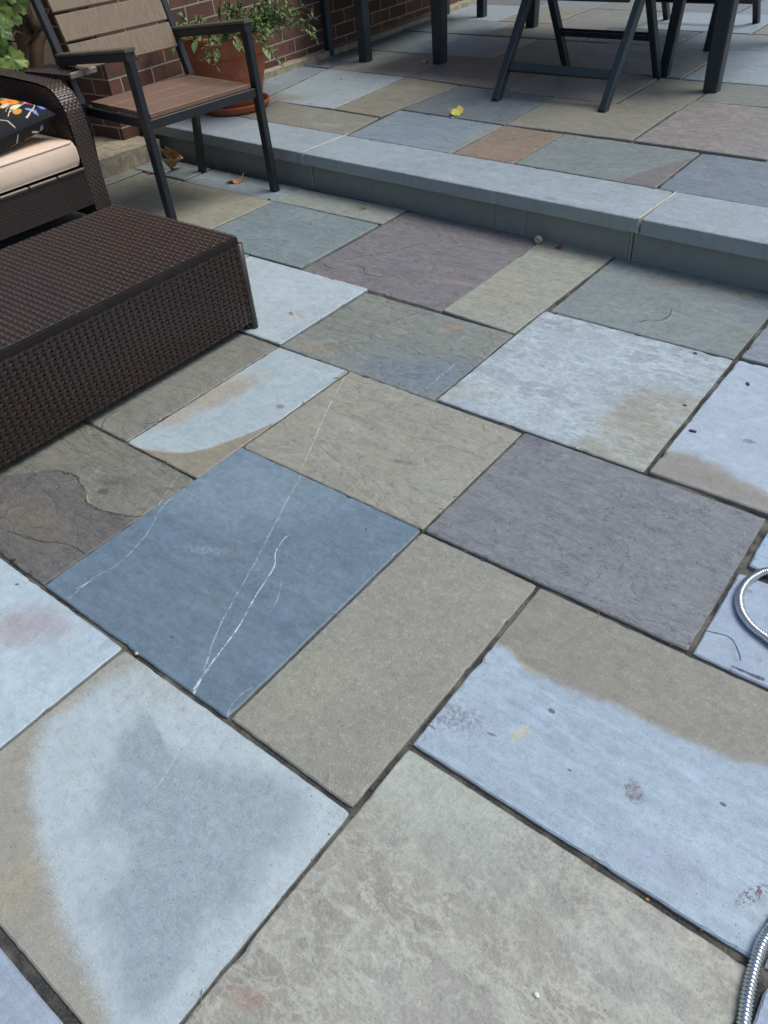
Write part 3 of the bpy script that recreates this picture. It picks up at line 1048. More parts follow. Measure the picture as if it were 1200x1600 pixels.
up_lay([(-1.368, 3.368), (-.81, 3.345), (-.81, 4.05), (-1.376, 4.06)], (121, 115, 117), (128, 122, 124), [], 'dusky pink slab beside the table leg', ang=10, ripple=.7, ripc=(158, 154, 156), haze=.15, hazec=(150, 148, 152), cleft=.9)
up_lay([(-1.054, yb(-1.054)), (-.45, yb(-.45)), (-.45, 3.322), (-1.060, 3.332)], (110, 122, 140), (118, 130, 146), [], None, haze=.15)
up_lay([(-2.325, 3.905), (-1.69, 3.878), (-1.70, 4.425), (-2.34, 4.44)], (132, 132, 126), (126, 128, 126))
up_lay([(-1.684, 3.876), (-1.382, 3.874), (-1.382, 4.42), (-1.696, 4.425)], (138, 134, 120), (130, 130, 120))
up_lay([(-3.035, 3.992), (-2.332, 3.925), (-2.345, 4.55), (-3.04, 4.55)], (116, 114, 116), (122, 120, 120))
up_lay([(-3.39, 4.015), (-3.042, 3.995), (-3.042, 4.52), (-3.40, 4.525)], (134, 128, 116), (126, 122, 114))
up_lay([(-3.66, 4.02), (-3.396, 4.018), (-3.40, 4.525), (-3.70, 4.53)], (130, 134, 134), (136, 138, 134))
up_lay([(-3.99, 4.03), (-3.672, 4.022), (-3.706, 4.53), (-4.0, 4.54)], (100, 114, 128), (106, 120, 132))
FU = []
rr = random.Random(3)
y = 4.54
rows = [.60, .45, .60, .60, .45, .60, .6]
for j, dy in enumerate(rows):
    x = -4.02+(0 if j else 0)
    k = 0
    while x < 1.9:
        wd = rr.choice([.45, .6, .6, .75])
        if j == 0 and x < -2.34 < x+wd:
            wd = -2.34-x if -2.34-x > .25 else wd
        x1 = min(1.9, x+wd)
        y0 = 4.44 if (j == 0 and x >= -2.345) else y
        FU.append((x+.003, x1-.003, y0+.003, y+dy-.003))
        x = x1
    y += dy
for r in [(-1.376+.006, -.81, 4.066, 4.436), (-.804, -.20, 3.345, 4.05), (-.444, .15, 2.86, 3.325), (-.804, -.2, 4.056, 4.436), (.156, .75, 2.83, 3.325), (-.194, .40, 3.331, 4.0), (.406, 1.0, 3.331, 4.0), (-.194, .5, 4.006, 4.436), (.506, 1.2, 4.006, 4.436), (.756, 1.3, 2.80, 3.325)]:
    FU.append(r)
for k, r in enumerate(FU):
    a, b = TONES[(k*3+k//4) % 5]
    a = tuple(v*.94 for v in a)
    b = tuple(v*.94 for v in b)
    up_lay(rect(*r), a, b, [])
sheet('joint_sand', -4.05, 1.95, 2.92, 8.45, ZU-.0085, .02, upp, MT['joint'])
# fill under the upper level
b = MB()
b.add([(-4.05, 2.90, -.05), (1.95, 2.90, -.05), (1.95, 8.45, -.05), (-4.05, 8.45, -.05), (-4.05, 2.90, ZU-.03), (1.95, 2.90, ZU-.03), (1.95, 8.45, ZU-.03), (-4.05, 8.45, ZU-.03)],
      [(0, 1, 5, 4), (1, 2, 6, 5), (2, 3, 7, 6), (3, 0, 4, 7), (4, 5, 6, 7)])
b.obj('stone_fill', MT['concrete'], upp)

# ------------------------------------------------------------------ step
step = thing('patio_step', 'long low bluestone step with white mortar joints, between the two patio levels', 'step', (-1.6, 2.6, 0))
COP = [(-3.86, -2.623), (-2.613, -.992), (-.982, .65), (.66, 1.95)]
for i, (x0, x1) in enumerate(COP):
    q = [(x0, yf(x0)), (x1, yf(x1)), (x1, yb(x1)-.004), (x0, yb(x0)-.004)]
    c = cen(q, ZU)
    mt = stone('coping stone %d' % i, (150, 164, 177), (138, 152, 166), c, [
        ('blob', (860, 310), (.03, .01, 0), (116, 118, 118), .6, 1.4, .5 if i == 1 else 0),
        ('rim', [(481, 243), (700, 285), (1000, 344)], (178, 182, 160), .004, .002, .6 if i == 1 else 0)] if i == 1 else [],
        seed=400+i, haze=.3, hazec=(170, 182, 190), streak=.4, grain=.7, cleft=.3, mott=.9)
    slab(q, mt, step, ZU+.001, .0008, None, 'coping_stone', seed=300+i, thick=.052, tilt=.0005)
for x in (-2.618, -.987):
    m = MB()
    ya = yf(x)+.001
    m.box((x, ya+.151, ZU-.026), (.0085, .296, .0546), Matrix.Rotation(math.atan(SL), 3, 'Z'), .002)
    m.obj('mortar_joint', MT['mortar'], step)
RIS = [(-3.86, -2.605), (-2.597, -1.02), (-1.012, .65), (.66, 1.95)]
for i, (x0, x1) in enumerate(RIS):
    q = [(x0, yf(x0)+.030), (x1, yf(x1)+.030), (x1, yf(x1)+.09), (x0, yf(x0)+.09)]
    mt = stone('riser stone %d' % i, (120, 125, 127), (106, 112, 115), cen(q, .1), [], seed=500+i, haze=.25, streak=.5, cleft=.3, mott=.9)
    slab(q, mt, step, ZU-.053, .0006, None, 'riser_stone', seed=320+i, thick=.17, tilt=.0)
for x in (-2.601, -1.016):
    m = MB()
    m.box((x, yf(x)+.063, ZU-.11), (.0085, .068, .108), Matrix.Rotation(math.atan(SL), 3, 'Z'), .001)
    m.obj('mortar_joint', plain('grey mortar', (150, 148, 136), .9), step)

# ------------------------------------------------------------------ house wall
WA = Vector((-3.86, 2.57))
WD = Vector((-.06, 1)).normalized()
WN = Vector((WD.y, -WD.x))      # faces the patio
wall = thing('house_wall', 'dark red brick house wall with pale mortar beside the upper patio', 'wall', (WA.x, WA.y, 0))


def brick_panel(mb, uvs, a, b, z0, z1, u0):
    """vertical rectangle from a to b with metric UVs"""
    L = (b-a).length
    mb.add([(a.x, a.y, z0), (b.x, b.y, z0), (b.x, b.y, z1), (a.x, a.y, z1)], [(0, 1, 2, 3)])
    uvs += [(u0, z0), (u0+L, z0), (u0+L, z1), (u0, z1)]


m = MB()
uvs = []
Z0, Z1 = .085, 3.2
A0 = WA
A1 = WA+WD*7.5
B1 = A1-WN*.4
B0 = A0-WN*.4
brick_panel(m, uvs, A0, A1, Z0, Z1, .03)
brick_panel(m, uvs, A1, B1, Z0, Z1, .03)
brick_panel(m, uvs, B1, B0, Z0, Z1, .03)
brick_panel(m, uvs, B0, A0, Z0, Z1, .03-.4)
m.add([(A0.x, A0.y, Z1), (A1.x, A1.y, Z1), (B1.x, B1.y, Z1), (B0.x, B0.y, Z1)], [(0, 1, 2, 3)])
uvs += [(0, 0), (1, 0), (1, 1), (0, 1)]
wo = m.obj('brickwork', MT['brick'], wall)
ul = wo.data.uv_layers.new(name='UVMap')
for i, uv in enumerate(uvs):
    ul.data[i].uv = uv


def rough_box(x0, x1, y0, y1, z0, z1, amp, res=.05, shear=0.0):
    """concrete block with an uneven face"""
    mb = MB()
    nx, ny, nz = max(2, int((x1-x0)/res)), max(2, int((y1-y0)/res)), max(2, int((z1-z0)/.025))

    def put(fn, na, nb, flip):
        vs, fs = [], []
        for j in range(nb+1):
            for i in range(na+1):
                p = Vector(fn(i/na, j/nb))
                n = mnoise.noise(p*11)*amp+mnoise.noise(p*34)*amp*.5
                e = p+Vector((n, mnoise.noise(p*11+Vector((5, 5, 5)))*amp, mnoise.noise(p*13+Vector((9, 1, 5)))*amp*.7))
                vs.append((e.x+shear*(e.y-y0), e.y, e.z))
        for j in range(nb):
            for i in range(na):
                a = j*(na+1)+i
                f = (a, a+1, a+na+2, a+na+1)
                fs.append(f[::-1] if flip else f)
        mb.add(vs, fs, True)
    put(lambda u, v: (x1, y0+(y1-y0)*u, z0+(z1-z0)*v), ny, nz, False)
    put(lambda u, v: (x0+(x1-x0)*u, y0+(y1-y0)*v, z1), nx, ny, False)
    put(lambda u, v: (x0+(x1-x0)*u, y0, z0+(z1-z0)*v), nx, nz, False)
    put(lambda u, v: (x1-(x1-x0)*u, y1, z0+(z1-z0)*v), nx, nz, False)
    put(lambda u, v: (x0, y1-(y1-y0)*u, z0+(z1-z0)*v), ny, nz, False)
    return mb


rough_box(-4.30, -3.685, 1.0, 2.66, -.05, .092, .006).obj('concrete_footing', MT['concrete'], wall)
rough_box(-4.10, -3.80, 2.90, 9.5, .10, .190, .006, .07, shear=-.06).obj('concrete_footing', MT['concrete'], wall)

# ------------------------------------------------------------------ weave


def weave(mb, fn, ulen, vlen, pitch=.011, row=.009, amp=.0016, wfrac=.86, sfrac=.8, stakes=True, samp=4, thick=.0016):
    """over-and-under weave; fn(u, v) -> point, normal ; weavers run along u"""
    nr = max(1, int(round(vlen/row)))
    row = vlen/nr
    ns = max(1, int(round(ulen/pitch)))
    pitch = ulen/ns
    for r in range(nr):
        vc = (r+.5)*row
        hw = row*wfrac/2
        vs, fs = [], []
        n = ns*samp
        jit = random.uniform(-.05, .05)*row
        for i in range(n+1):
            u = i*pitch/samp
            o = amp*math.cos(math.pi*u/pitch+math.pi*r)+amp
            for dv, lift in ((-hw, -.0006), (0, .0005), (hw, -.0006)):
                p, nn = fn(u, min(vlen, max(0, vc+dv+jit)))
                vs.append(p+nn*(o+lift))
        for i in range(n):
            for k in range(2):
                a = i*3+k
                fs.append((a, a+3, a+4, a+1))
        mb.add(vs, fs, True)
    if stakes:
        for s_ in range(ns+1):
            uc = s_*pitch
            hw = pitch*sfrac/2
            vs, fs = [], []
            n = max(2, nr*2)
            for j in range(n+1):
                v = j*vlen/n
                for du, lift in ((-hw, -.0004), (0, .0004), (hw, -.0004)):
                    p, nn = fn(min(ulen, max(0, uc+du)), v)
                    vs.append(p+nn*(amp+lift))
            for j in range(n):
                for k in range(2):
                    a = j*3+k
                    fs.append((a, a+1, a+4, a+3))
            mb.add(vs, fs, True)


def flat(o, ud, vd, nd_):
    o, ud, vd, nd_ = Vector(o), Vector(ud), Vector(vd), Vector(nd_)
    return lambda u, v: (o+ud*u+vd*v, nd_)


# ------------------------------------------------------------------ wicker coffee table
TX1, TY1, TW, TL, TH = -1.833, 1.542, .634, 1.35, .317
tbl = thing('coffee_table', 'dark brown woven resin wicker coffee table on the lower patio', 'coffee table', (TX1-TW/2, TY1-TL/2, 0), rz=0)
X0, X1, Y0, Y1 = TX1-TW, TX1, TY1-TL, TY1
core = MB()
core.box(((X0+X1)/2, (Y0+Y1)/2, (TH+.028)/2-.003), (TW-.024, TL-.024, TH-.028-.012), None, .002)
core.obj('shade_core', MT['core'], tbl)  # dark box that reads as shade through the weave
m = MB()
weave(m, flat((X0+.012, Y1-.012, TH-.006), (1, 0, 0), (0, -1, 0), (0, 0, 1)), TW-.024, TL-.024, pitch=.0130, row=.0205, amp=.0018, wfrac=.44, sfrac=.52)
m.obj('top_panel', MT['wicker'], tbl)
for nm, o, ud, vd, n, L in [
        ('side_panel', (X1-.011, Y1-.026, .028), (0, -1, 0), (0, 0, 1), (1, 0, 0), TL-.052),
        ('side_panel', (X0+.026, Y1-.011, .028), (1, 0, 0), (0, 0, 1), (0, 1, 0), TW-.052),
        ('side_panel', (X0+.011, Y0+.026, .028), (0, 1, 0), (0, 0, 1), (-1, 0, 0), TL-.052),
        ('side_panel', (X1-.026, Y0+.011, .028), (-1, 0, 0), (0, 0, 1), (0, -1, 0), TW-.052)]:
    m = MB()
    weave(m, flat(o, ud, vd, n), L, TH-.028-.030, pitch=.0215, row=.0122, amp=.0034, wfrac=.78, sfrac=.55)
    m.obj(nm, MT['wicker_shaded'], tbl)
# bands round the top edge, wound with short overlapping strips
m = MB()


def wound(mb, a, b, ht, dp, nrm, seg=9.0):
    a, b = Vector(a), Vector(b)
    L = (b-a).length
    n = int(L/seg)
    d = (b-a)/L
    nrm = Vector(nrm)
    for i in range(n):
        p = a+d*(L*(i+.5)/n)
        j = random.uniform(-.0003, .0003)
        rot = Matrix((d, nrm, d.cross(nrm))).transposed()
        mb.box(p+nrm*j+Vector((0, 0, j)), (L/n*1.0, dp, ht), rot @ Matrix.Rotation(random.uniform(-.006, .006), 3, 'X'), .0045)


wound(m, (X1-.012, Y0, TH-.013), (X1-.012, Y1, TH-.013), .030, .024, (1, 0, 0))
wound(m, (X0+.012, Y0, TH-.013), (X0+.012, Y1, TH-.013), .030, .024, (-1, 0, 0))
wound(m, (X0+.024, Y1-.012, TH-.013), (X1-.024, Y1-.012, TH-.013), .030, .024, (0, 1, 0))
wound(m, (X0+.024, Y0+.012, TH-.013), (X1-.024, Y0+.012, TH-.013), .030, .024, (0, -1, 0))
m.obj('edge_band', MT['wicker_trim'], tbl)
for x in (X0+.013, X1-.013):
    for yy in (Y0+.013, Y1-.013):
        m = MB()
        m.tube([(x, yy, .004), (x, yy, TH-.029)], .0125, 12)
        lg = m.obj('leg', MT['wicker_trim'], tbl)
        m = MB()
        m.lathe([(0, .018), (.011, .018), (.0135, .012), (.0135, .002), (.011, 0), (0, 0)], (x-.018*(1 if x > -2 else -1), yy-.012*(1 if yy > 1 else -1), 0), 14)
        m.obj('foot', MT['black_metal'], lg)

# ------------------------------------------------------------------ wicker sofa
SX, SY1 = -3.10, 1.832
sofa = thing('wicker_sofa', 'dark brown wicker garden sofa with rounded woven arm, behind the coffee table', 'sofa', (SX-.4, .9, 0))
SB = SX-.80       # back of the arm
m = MB()
m.box((SX-.41, .83, .19), (.79, 1.98, .14), None, .004)
m.obj('shade_core', MT['core'], sofa)  # dark box giving the shade behind the woven front
m = MB()
weave(m, flat((SX+.001, SY1, .115), (0, -1, 0), (0, 0, 1), (1, 0, 0)), 1.98, .135, pitch=.012, row=.009, amp=.0014)
m.obj('seat_apron', MT['wicker_shaded'], sofa)
m = MB()
wound(m, (SX+.004, -.15, .258), (SX+.004, SY1, .258), .016, .016, (1, 0, 0), .13)
m.obj('seat_rail', MT['wicker_trim'], sofa)
# arm profile in x-z
prof = [(SX, .03), (SX, .12), (SX, .22), (SX+.001, .32), (SX, .42), (SX-.004, .47), (SX-.014, .50), (SX-.032, .526), (SX-.058, .546), (SX-.095, .558), (SX-.15, .565), (SX-.3, .572), (SX-.5, .578), (SB, .582)]
acc = [0]
for a, b_ in zip(prof, prof[1:]):
    acc.append(acc[-1]+math.dist(a, b_))
LP = acc[-1]


def at_prof(t):
    t = min(max(t, 0), LP-1e-6)
    for k in range(len(prof)-1):
        if t <= acc[k+1]:
            f_ = (t-acc[k])/(acc[k+1]-acc[k])
            a, b_ = prof[k], prof[k+1]
            tx, tz = b_[0]-a[0], b_[1]-a[1]
            l = math.hypot(tx, tz)
            return a[0]+tx*f_, a[1]+tz*f_, -tz/l*-1, tx/l*-1


AW = .078


def arm_front(u, v):      # u along the profile, v across
    x, z, nx, nz = at_prof(u)
    return Vector((x, SY1+AW-v, z)), Vector((nx, 0, nz))


def prof_h(x):
    for k in range(len(prof)-1):
        a, b_ = prof[k], prof[k+1]
        if (a[0]-x)*(b_[0]-x) <= 0 and abs(a[0]-b_[0]) > 1e-6:
            return a[1]+(b_[1]-a[1])*(x-a[0])/(b_[0]-a[0])
    return .47


def arm_inner(u, v):
    x = SX-.006-u
    return Vector((x, SY1, .06+(prof_h(x)-.066)*v/.53)), Vector((0, -1, 0))


def arm_outer(u, v):
    x = SB+u
    return Vector((x, SY1+AW, .06+(prof_h(x)-.066)*v/.53)), Vector((0, 1, 0))


m = MB()
weave(m, arm_front, LP, AW, pitch=.012, row=.0098, amp=.0015)
m.obj('arm_top', MT['wicker'], sofa)
m = MB()
weave(m, arm_inner, .79, .53, pitch=.012, row=.0095, amp=.0016)
weave(m, arm_outer, .79, .53, pitch=.012, row=.0095, amp=.0016)
m.obj('arm_panel', MT['wicker_shaded'], sofa)
m = MB()
vs = []
for x, z in [(SX-.012, .05)]+[(p[0]-.008 if p[0] > SX-.05 else p[0], p[1]-.01) for p in prof[1:]]+[(SB, .05)]:
    vs.append((x, SY1+.006, z))
n = len(vs)
vs2 = [(x, SY1+AW-.006, z) for x, _, z in vs]
m.add(vs+vs2, [tuple(range(n)), tuple(reversed(range(n, 2*n)))]+[(i, n+i, n+(i+1) % n, (i+1) % n) for i in range(n)])
m.obj('arm_shade_core', MT['core'], sofa)  # dark fill for the shade inside the woven arm
# flap shelf on the outside of the arm
m = MB()
sh = Matrix.Rotation(.06, 3, 'Z')
m.box((SX-.19, SY1+AW+.065, .572), (.30, .135, .018), sh, .004)
m.obj('side_shelf', MT['core'], sofa)
m = MB()
weave(m, lambda u, v: (Vector((SX-.19, SY1+AW+.065, .5815))+sh @ Vector((.15-u, .0675-v, 0)), Vector((0, 0, 1))), .30, .135, pitch=.0125, row=.012, amp=.0012, wfrac=.75)
m.obj('side_shelf', MT['wicker'], sofa)
m = MB()
a = Vector((SX-.19, SY1+AW+.065, .579))
wound(m, a+sh @ Vector((.152, -.067, 0)), a+sh @ Vector((.152, .067, 0)), .024, .012, sh @ Vector((1, 0, 0)), .06)
m.obj('shelf_edge', plain('highlight grey band', (120, 112, 112), .3), sofa)  # pale grey painted in for the highlight along this edge
for x in (SX-.03, SB+.03):
    for yy in (SY1+.04, -.12):
        m = MB()
        m.tube([(x, yy, 0), (x, yy, .12)], .018, 12)
        m.obj('leg', MT['wicker_trim'], sofa)
# backrest, outside the photo's left edge
m = MB()
m.box((SB+.03, .80, .42), (.10, 1.5, .56), None, .03)
m.obj('backrest', MT['wicker'], sofa)

# ------------------------------------------------------------------ sofa cushion


def mat_fabric(name, rgb):
    s = Mat(name)
    P = s.coord()
    wv = s.noise(P, 700, 2, .6)
    n = s.noise(P, 12, 4, .6)
    C = s.mix(n, col(*[v*.95 for v in rgb]), col(*[min(250, v*1.04) for v in rgb]))
    C = s.mix(s.math('MULTIPLY', s.sstep(wv, .4, .7), .2), C, col(*[v*.85 for v in rgb]))
    h = s.math('ADD', s.math('MULTIPLY', n, 3.0), wv)
    return s.fin(C, .85, s.bump(h, .0015, .5), spec=.2)


def pillow_box(mb, x0, x1, y0, y1, z0, z1, crown=.012, rad=.02, n=26):
    """soft box cushion"""
    cx, cy, cz = (x0+x1)/2, (y0+y1)/2, (z0+z1)/2
    hx, hy, hz = (x1-x0)/2, (y1-y0)/2, (z1-z0)/2
    vs, fs = [], []
    k = 18
    ring_pts = []

    def rr_(t, e):
        # rounded rectangle outline param
        pts = []
        for (sx, sy, a0) in ((1, 1, 0), (-1, 1, 90), (-1, -1, 180), (1, -1, 270)):
            for i in range(6):
                a = R(a0+90*i/5)
                pts.append((sx*(hx-rad-e)+math.cos(a)*rad, sy*(hy-rad-e)+math.sin(a)*rad))
        return pts
    levels = [(-hz, .014), (-hz+.004, .004), (-hz+.010, .0), (-hz*.4, -.006), (hz*.4, -.006), (hz-.010, .0), (hz-.003, .004), (hz, .014)]
    N = 24
    for z, e in levels:
        for x, y_ in rr_(0, e):
            w_ = .003*mnoise.noise((x*7, y_*7, z*9))
            vs.append((cx+x+w_, cy+y_+w_, cz+z+.003*mnoise.noise((x*3+4, y_*3, 2))))
    for l in range(len(levels)-1):
        for i in range(N):
            j = (i+1) % N
            fs.append((l*N+i, l*N+j, (l+1)*N+j, (l+1)*N+i))
    base = (len(levels)-1)*N
    # crowned top in shrinking rings
    prev = base
    for q, up in ((.8, .45), (.5, .8), (.2, 1.0)):
        o = len(vs)
        for x, y_ in rr_(0, .014):
            vs.append((cx+x*q, cy+y_*q, z1+crown*up+.004*mnoise.noise((x*q*6, y_*q*6, 5))))
        for i in range(N):
            j = (i+1) % N
            fs.append((prev+i, prev+j, o+j, o+i))
        prev = o
    fs.append(tuple(range(prev, prev+N)))
    fs.append(tuple(reversed(range(N))))
    mb.add(vs, fs, True)


beige = mat_fabric('beige outdoor fabric', (234, 210, 194))
cush = thing('seat_cushion', 'thick beige seat cushion lying on the wicker sofa', 'cushion', (SX-.3, 1.2, .28))
m = MB()
pillow_box(m, SX-.62, SX+.004, .55, SY1-.006, .272, .372)
m.obj('cover', beige, cush)
m = MB()
for z in (.2775, .3645):
    m.tube([(SX+.004, .58, z), (SX+.006, 1.0, z), (SX+.006, 1.4, z), (SX+.004, SY1-.028, z), (SX-.006, SY1-.012, z), (SX-.03, SY1-.005, z), (SX-.3, SY1-.004, z)], .0022, 6)
m.obj('piping', mat_fabric('beige piping', (192, 174, 158)), cush)


# ------------------------------------------------------------------ floral throw pillow
def mat_floral():
    s = Mat('black floral fabric')
    P = s.coord()
    xyz = s.sep(P)
    X, Y = xyz[0], xyz[1]          # pillow's own face coordinates, metres
    wob = s.math('SUBTRACT', s.noise(P, 60, 4, .6), .5)
    C = s.mix(s.noise(P, 300, 2), col(24, 25, 32), col(40, 42, 50))

    def blob(C, x, y, r1, r2, dg, cc, wb=.5, soft=.12, c2=None):
        ca, sa = math.cos(R(dg)), math.sin(R(dg))
        du = s.math('ADD', s.math('MULTIPLY', X, ca/r1), s.math('MULTIPLY_ADD', Y, sa/r1, -(x*ca+y*sa)/r1))
        dv = s.math('ADD', s.math('MULTIPLY', X, -sa/r2), s.math('MULTIPLY_ADD', Y, ca/r2, -(-x*sa+y*ca)/r2))
        # pointed leaf: |dv| grows towards the tips
        rr = s.math('SQRT', s.math('ADD', s.math('MULTIPLY', du, du), s.math('MULTIPLY', dv, dv)))
        rr = s.math('MULTIPLY_ADD', wob, wb, rr)
        C = s.mix(s.sstep(rr, 1+soft, 1-soft), C, col(*cc))
        if c2:
            C = s.mix(s.math('MULTIPLY', s.sstep(rr, .62, .2), .85), C, col(*c2))
        return C

    def line(C, x0, y0, x1, y1, bow, cc, w_=.0022):
        L = math.hypot(x1-x0, y1-y0)
        dx, dy = (x1-x0)/L, (y1-y0)/L
        u = s.math('ADD', s.math('MULTIPLY', X, dx/L), s.math('MULTIPLY_ADD', Y, dy/L, -(x0*dx+y0*dy)/L))
        v = s.math('ADD', s.math('MULTIPLY', X, -dy), s.math('MULTIPLY_ADD', Y, dx, (x0*dy-y0*dx)))
        arch = s.math('MULTIPLY', s.math('MULTIPLY', u, s.math('SUBTRACT', 1.0, u)), 4*bow)
        d = s.math('ABSOLUTE', s.math('SUBTRACT', v, arch))
        mk = s.math('MULTIPLY', s.sstep(d, w_, w_*.4), s.math('MULTIPLY', s.math('GREATER_THAN', u, 0.0), s.math('LESS_THAN', u, 1.0)))
        return s.mix(mk, C, col(*cc))
    rnd = random.Random(11)
    for k in range(6):
        x, y_ = rnd.uniform(-.2, .2), rnd.uniform(-.2, .2)
        C = line(C, x, y_, x+rnd.uniform(-.1, .1), y_+rnd.choice((-.16, .16)), rnd.uniform(-.05, .05), (196, 192, 186))
    # the corner that shows (local +x +y)
    for bl in FLOWERS:
        C = blob(C, bl[0], bl[1], bl[2]*1.2, bl[3]*1.25, *bl[4:])
    for ln in STEMS:
        C = line(C, *ln)
    return s.fin(C, .8, s.bump(s.noise(P, 600, 2), .0006, .5), spec=.25)


FLOWERS = [(.085, .13, .030, .026, 0, (240, 150, 40), .8, .15, (232, 96, 40)),
           (.13, .175, .018, .009, 20, (206, 60, 100), .5, .12, (225, 90, 120)),
           (.185, .195, .015, .011, -30, (90, 125, 215), .5, .15, (150, 175, 235)),
           (.11, .09, .026, .010, -60, (225, 205, 150), .3, .1), (.145, .11, .026, .010, -75, (232, 218, 170), .3, .1),
           (.06, .075, .024, .010, -30, (225, 190, 110), .3, .1), (.175, .09, .018, .009, -80, (206, 150, 60), .3, .1),
           (.115, .03, .020, .014, 10, (232, 110, 50), .8, .15), (.19, .14, .018, .006, 40, (130, 150, 200), .5, .1),
           (.03, .16, .02, .01, 40, (225, 200, 140), .3, .1), (0, .03, .03, .026, 0, (240, 150, 40), .8, .15, (232, 96, 40)),
           (-.1, .12, .03, .026, 0, (206, 60, 100), .8, .15, (240, 120, 60)), (-.12, -.05, .03, .025, 0, (235, 140, 60), .8, .15),
           (.1, -.1, .03, .024, 0, (90, 125, 215), .8, .15), (-.03, -.13, .03, .012, 40, (225, 205, 150), .3, .1),
           (.14, -.02, .026, .010, 60, (120, 140, 70), .3, .1), (-.05, .06, .026, .010, 100, (120, 140, 70), .3, .1)]
STEMS = [(.09, .20, .165, .06, .02, (205, 205, 200)), (.12, .20, .20, .10, .025, (215, 212, 205)), (.05, .15, .13, .02, .015, (150, 160, 190)),
         (.10, .10, .13, .03, .0, (215, 190, 130)), (.145, .09, .18, .04, .0, (215, 200, 150))]


def make_pillow():
    m = MB()
    n = 26
    hs = .225
    vs, fs = [], []
    for side in (1, -1):
        for j in range(n+1):
            for i in range(n+1):
                a, b_ = -1+2*i/n, -1+2*j/n
                pin = 1-.07*(1-abs(a)**2)*(abs(b_)**6)-.0
                x = hs*a*(1-.09*(1-a*a)*0-.10*(1-b_*b_)*0)
                y_ = hs*b_
                # sides bow inwards between the corners
                x *= 1-.08*(1-b_*b_)*abs(a)
                y_ *= 1-.08*(1-a*a)*abs(b_)
                th = .078*(max(0, (1-a**2))*max(0, (1-b_**2)))**.32
                wr = .004*mnoise.noise((x*16, y_*16, side*3))*(th > .01)
                vs.append((x, y_, side*th+wr))
    N = (n+1)**2
    for sd_ in (0, 1):
        for j in range(n):
            for i in range(n):
                a = sd_*N+j*(n+1)+i
                f_ = (a, a+1, a+n+2, a+n+1)
                fs.append(f_ if sd_ == 0 else f_[::-1])
    m.add(vs, fs, True)
    return m


plw = make_pillow().obj('throw_pillow', mat_floral())
tag(plw, 'black throw pillow with bright flowers, lying on the beige cushion', 'pillow')
plw.location = (SX-.25, 1.575, .452)
plw.rotation_euler = (R(5), R(2), R(6))

# ------------------------------------------------------------------ armchair
CX, CY, CYAW = -2.735, 2.556, -.07
CW, CHA, CHS = .578, .676, .452
chair = thing('garden_armchair', 'black metal armchair with brown slatted seat and tall slatted back greyed by sheen', 'armchair', (CX, CY, 0), rz=CYAW)
bpy.context.view_layer.update()
cm = Matrix.Rotation(CYAW, 4, 'Z')
cm.translation = Vector((CX, CY, 0))


def T(a, b, h):
    """a forward, b to the chair's left (towards the wall side is +b), from the front foot nearest the step"""
    return cm @ Vector((a, b, h))


sv = cm.to_3x3() @ Vector((0, 1, 0))
fv = cm.to_3x3() @ Vector((1, 0, 0))
for b_ in (0.0, -CW):
    m = MB()
    m.bar(T(-.012, b_, 0), T(-.035, b_, CHA-.012), .030, .040, sv, .003)
    m.obj('front_leg', MT['black_metal'], chair)
    m = MB()
    m.bar(T(-.565, b_, 0), T(-.495, b_, CHS), .030, .036, sv, .003)
    m.bar(T(-.495, b_, CHS-.01), T(-.66, b_, .95), .030, .034, sv, .003)
    m.obj('rear_leg', MT['black_metal'], chair)
    m = MB()
    m.bar(T(-.015, b_, CHA-.018), T(-.555, b_, CHA-.072), .042, .030, sv, .003)
    ar = m.obj('armrest', MT['black_metal'], chair)
    m = MB()
    m.bar(T(-.010, b_, CHA+.003), T(-.545, b_, CHA-.0505), .048, .012, sv, .003)
    m.obj('arm_cap', MT['arm_cap'], ar)
m = MB()
for b_ in (-.018, -CW+.018):
    m.bar(T(-.03, b_, CHS-.036), T(-.50, b_, CHS-.036), .020, .036, sv, .002)
m.bar(T(-.030, -.012, CHS-.036), T(-.030, -CW+.012, CHS-.036), .030, .036, fv, .002)
m.bar(T(-.490, -.012, CHS-.036), T(-.490, -CW+.012, CHS-.036), .030, .036, fv, .002)
m.obj('seat_frame', MT['black_metal'], chair)
for k in range(3):
    a0 = -.030-k*.146
    m = MB()
    m.bar(T(a0-.0715, -.030, CHS-.009), T(a0-.0715, -CW+.030, CHS-.009), .1435, .018, fv, .0015)
    o = m.obj('seat_slat', MT['seat_board'], chair)
d1 = (T(-.66, 0, .95)-T(-.495, 0, CHS)).normalized()
for k in range(4):
    h0 = .562+k*.1015
    t0 = T(-.495, 0, CHS)+d1*((h0-CHS)/d1.z)+fv*.028
    p0 = t0+d1*.049
    m = MB()
    m.bar(p0-sv*.034, p0-sv*(CW-.034), .0975, .016, d1, .003)
    m.obj('back_slat', MT['back_board'], chair)

# ------------------------------------------------------------------ flower pot
PC = Vector((-3.52, 3.09, ZU))


def flare(pr):
    return [(r*(1+.15*max(0, z)/.36), z) for r, z in pr]



def mat_terracotta():
    s = Mat('terracotta')
    P = s.coord()
    n = s.noise(P, 9, 5, .65)
    f_ = s.noise(P, 120, 4, .7)
    C = s.mix(s.sstep(n, .35, .7), col(158, 86, 62), col(178, 104, 76))
    C = s.mix(s.math('MULTIPLY', s.sstep(s.noise(P, 16, 5, .7), .55, .75), .35), C, col(196, 150, 128))
    C = s.mix(s.math('MULTIPLY', f_, .2), C, col(110, 62, 46))
    return s.fin(C, .62, s.bump(f_, .001, .5), spec=.35)


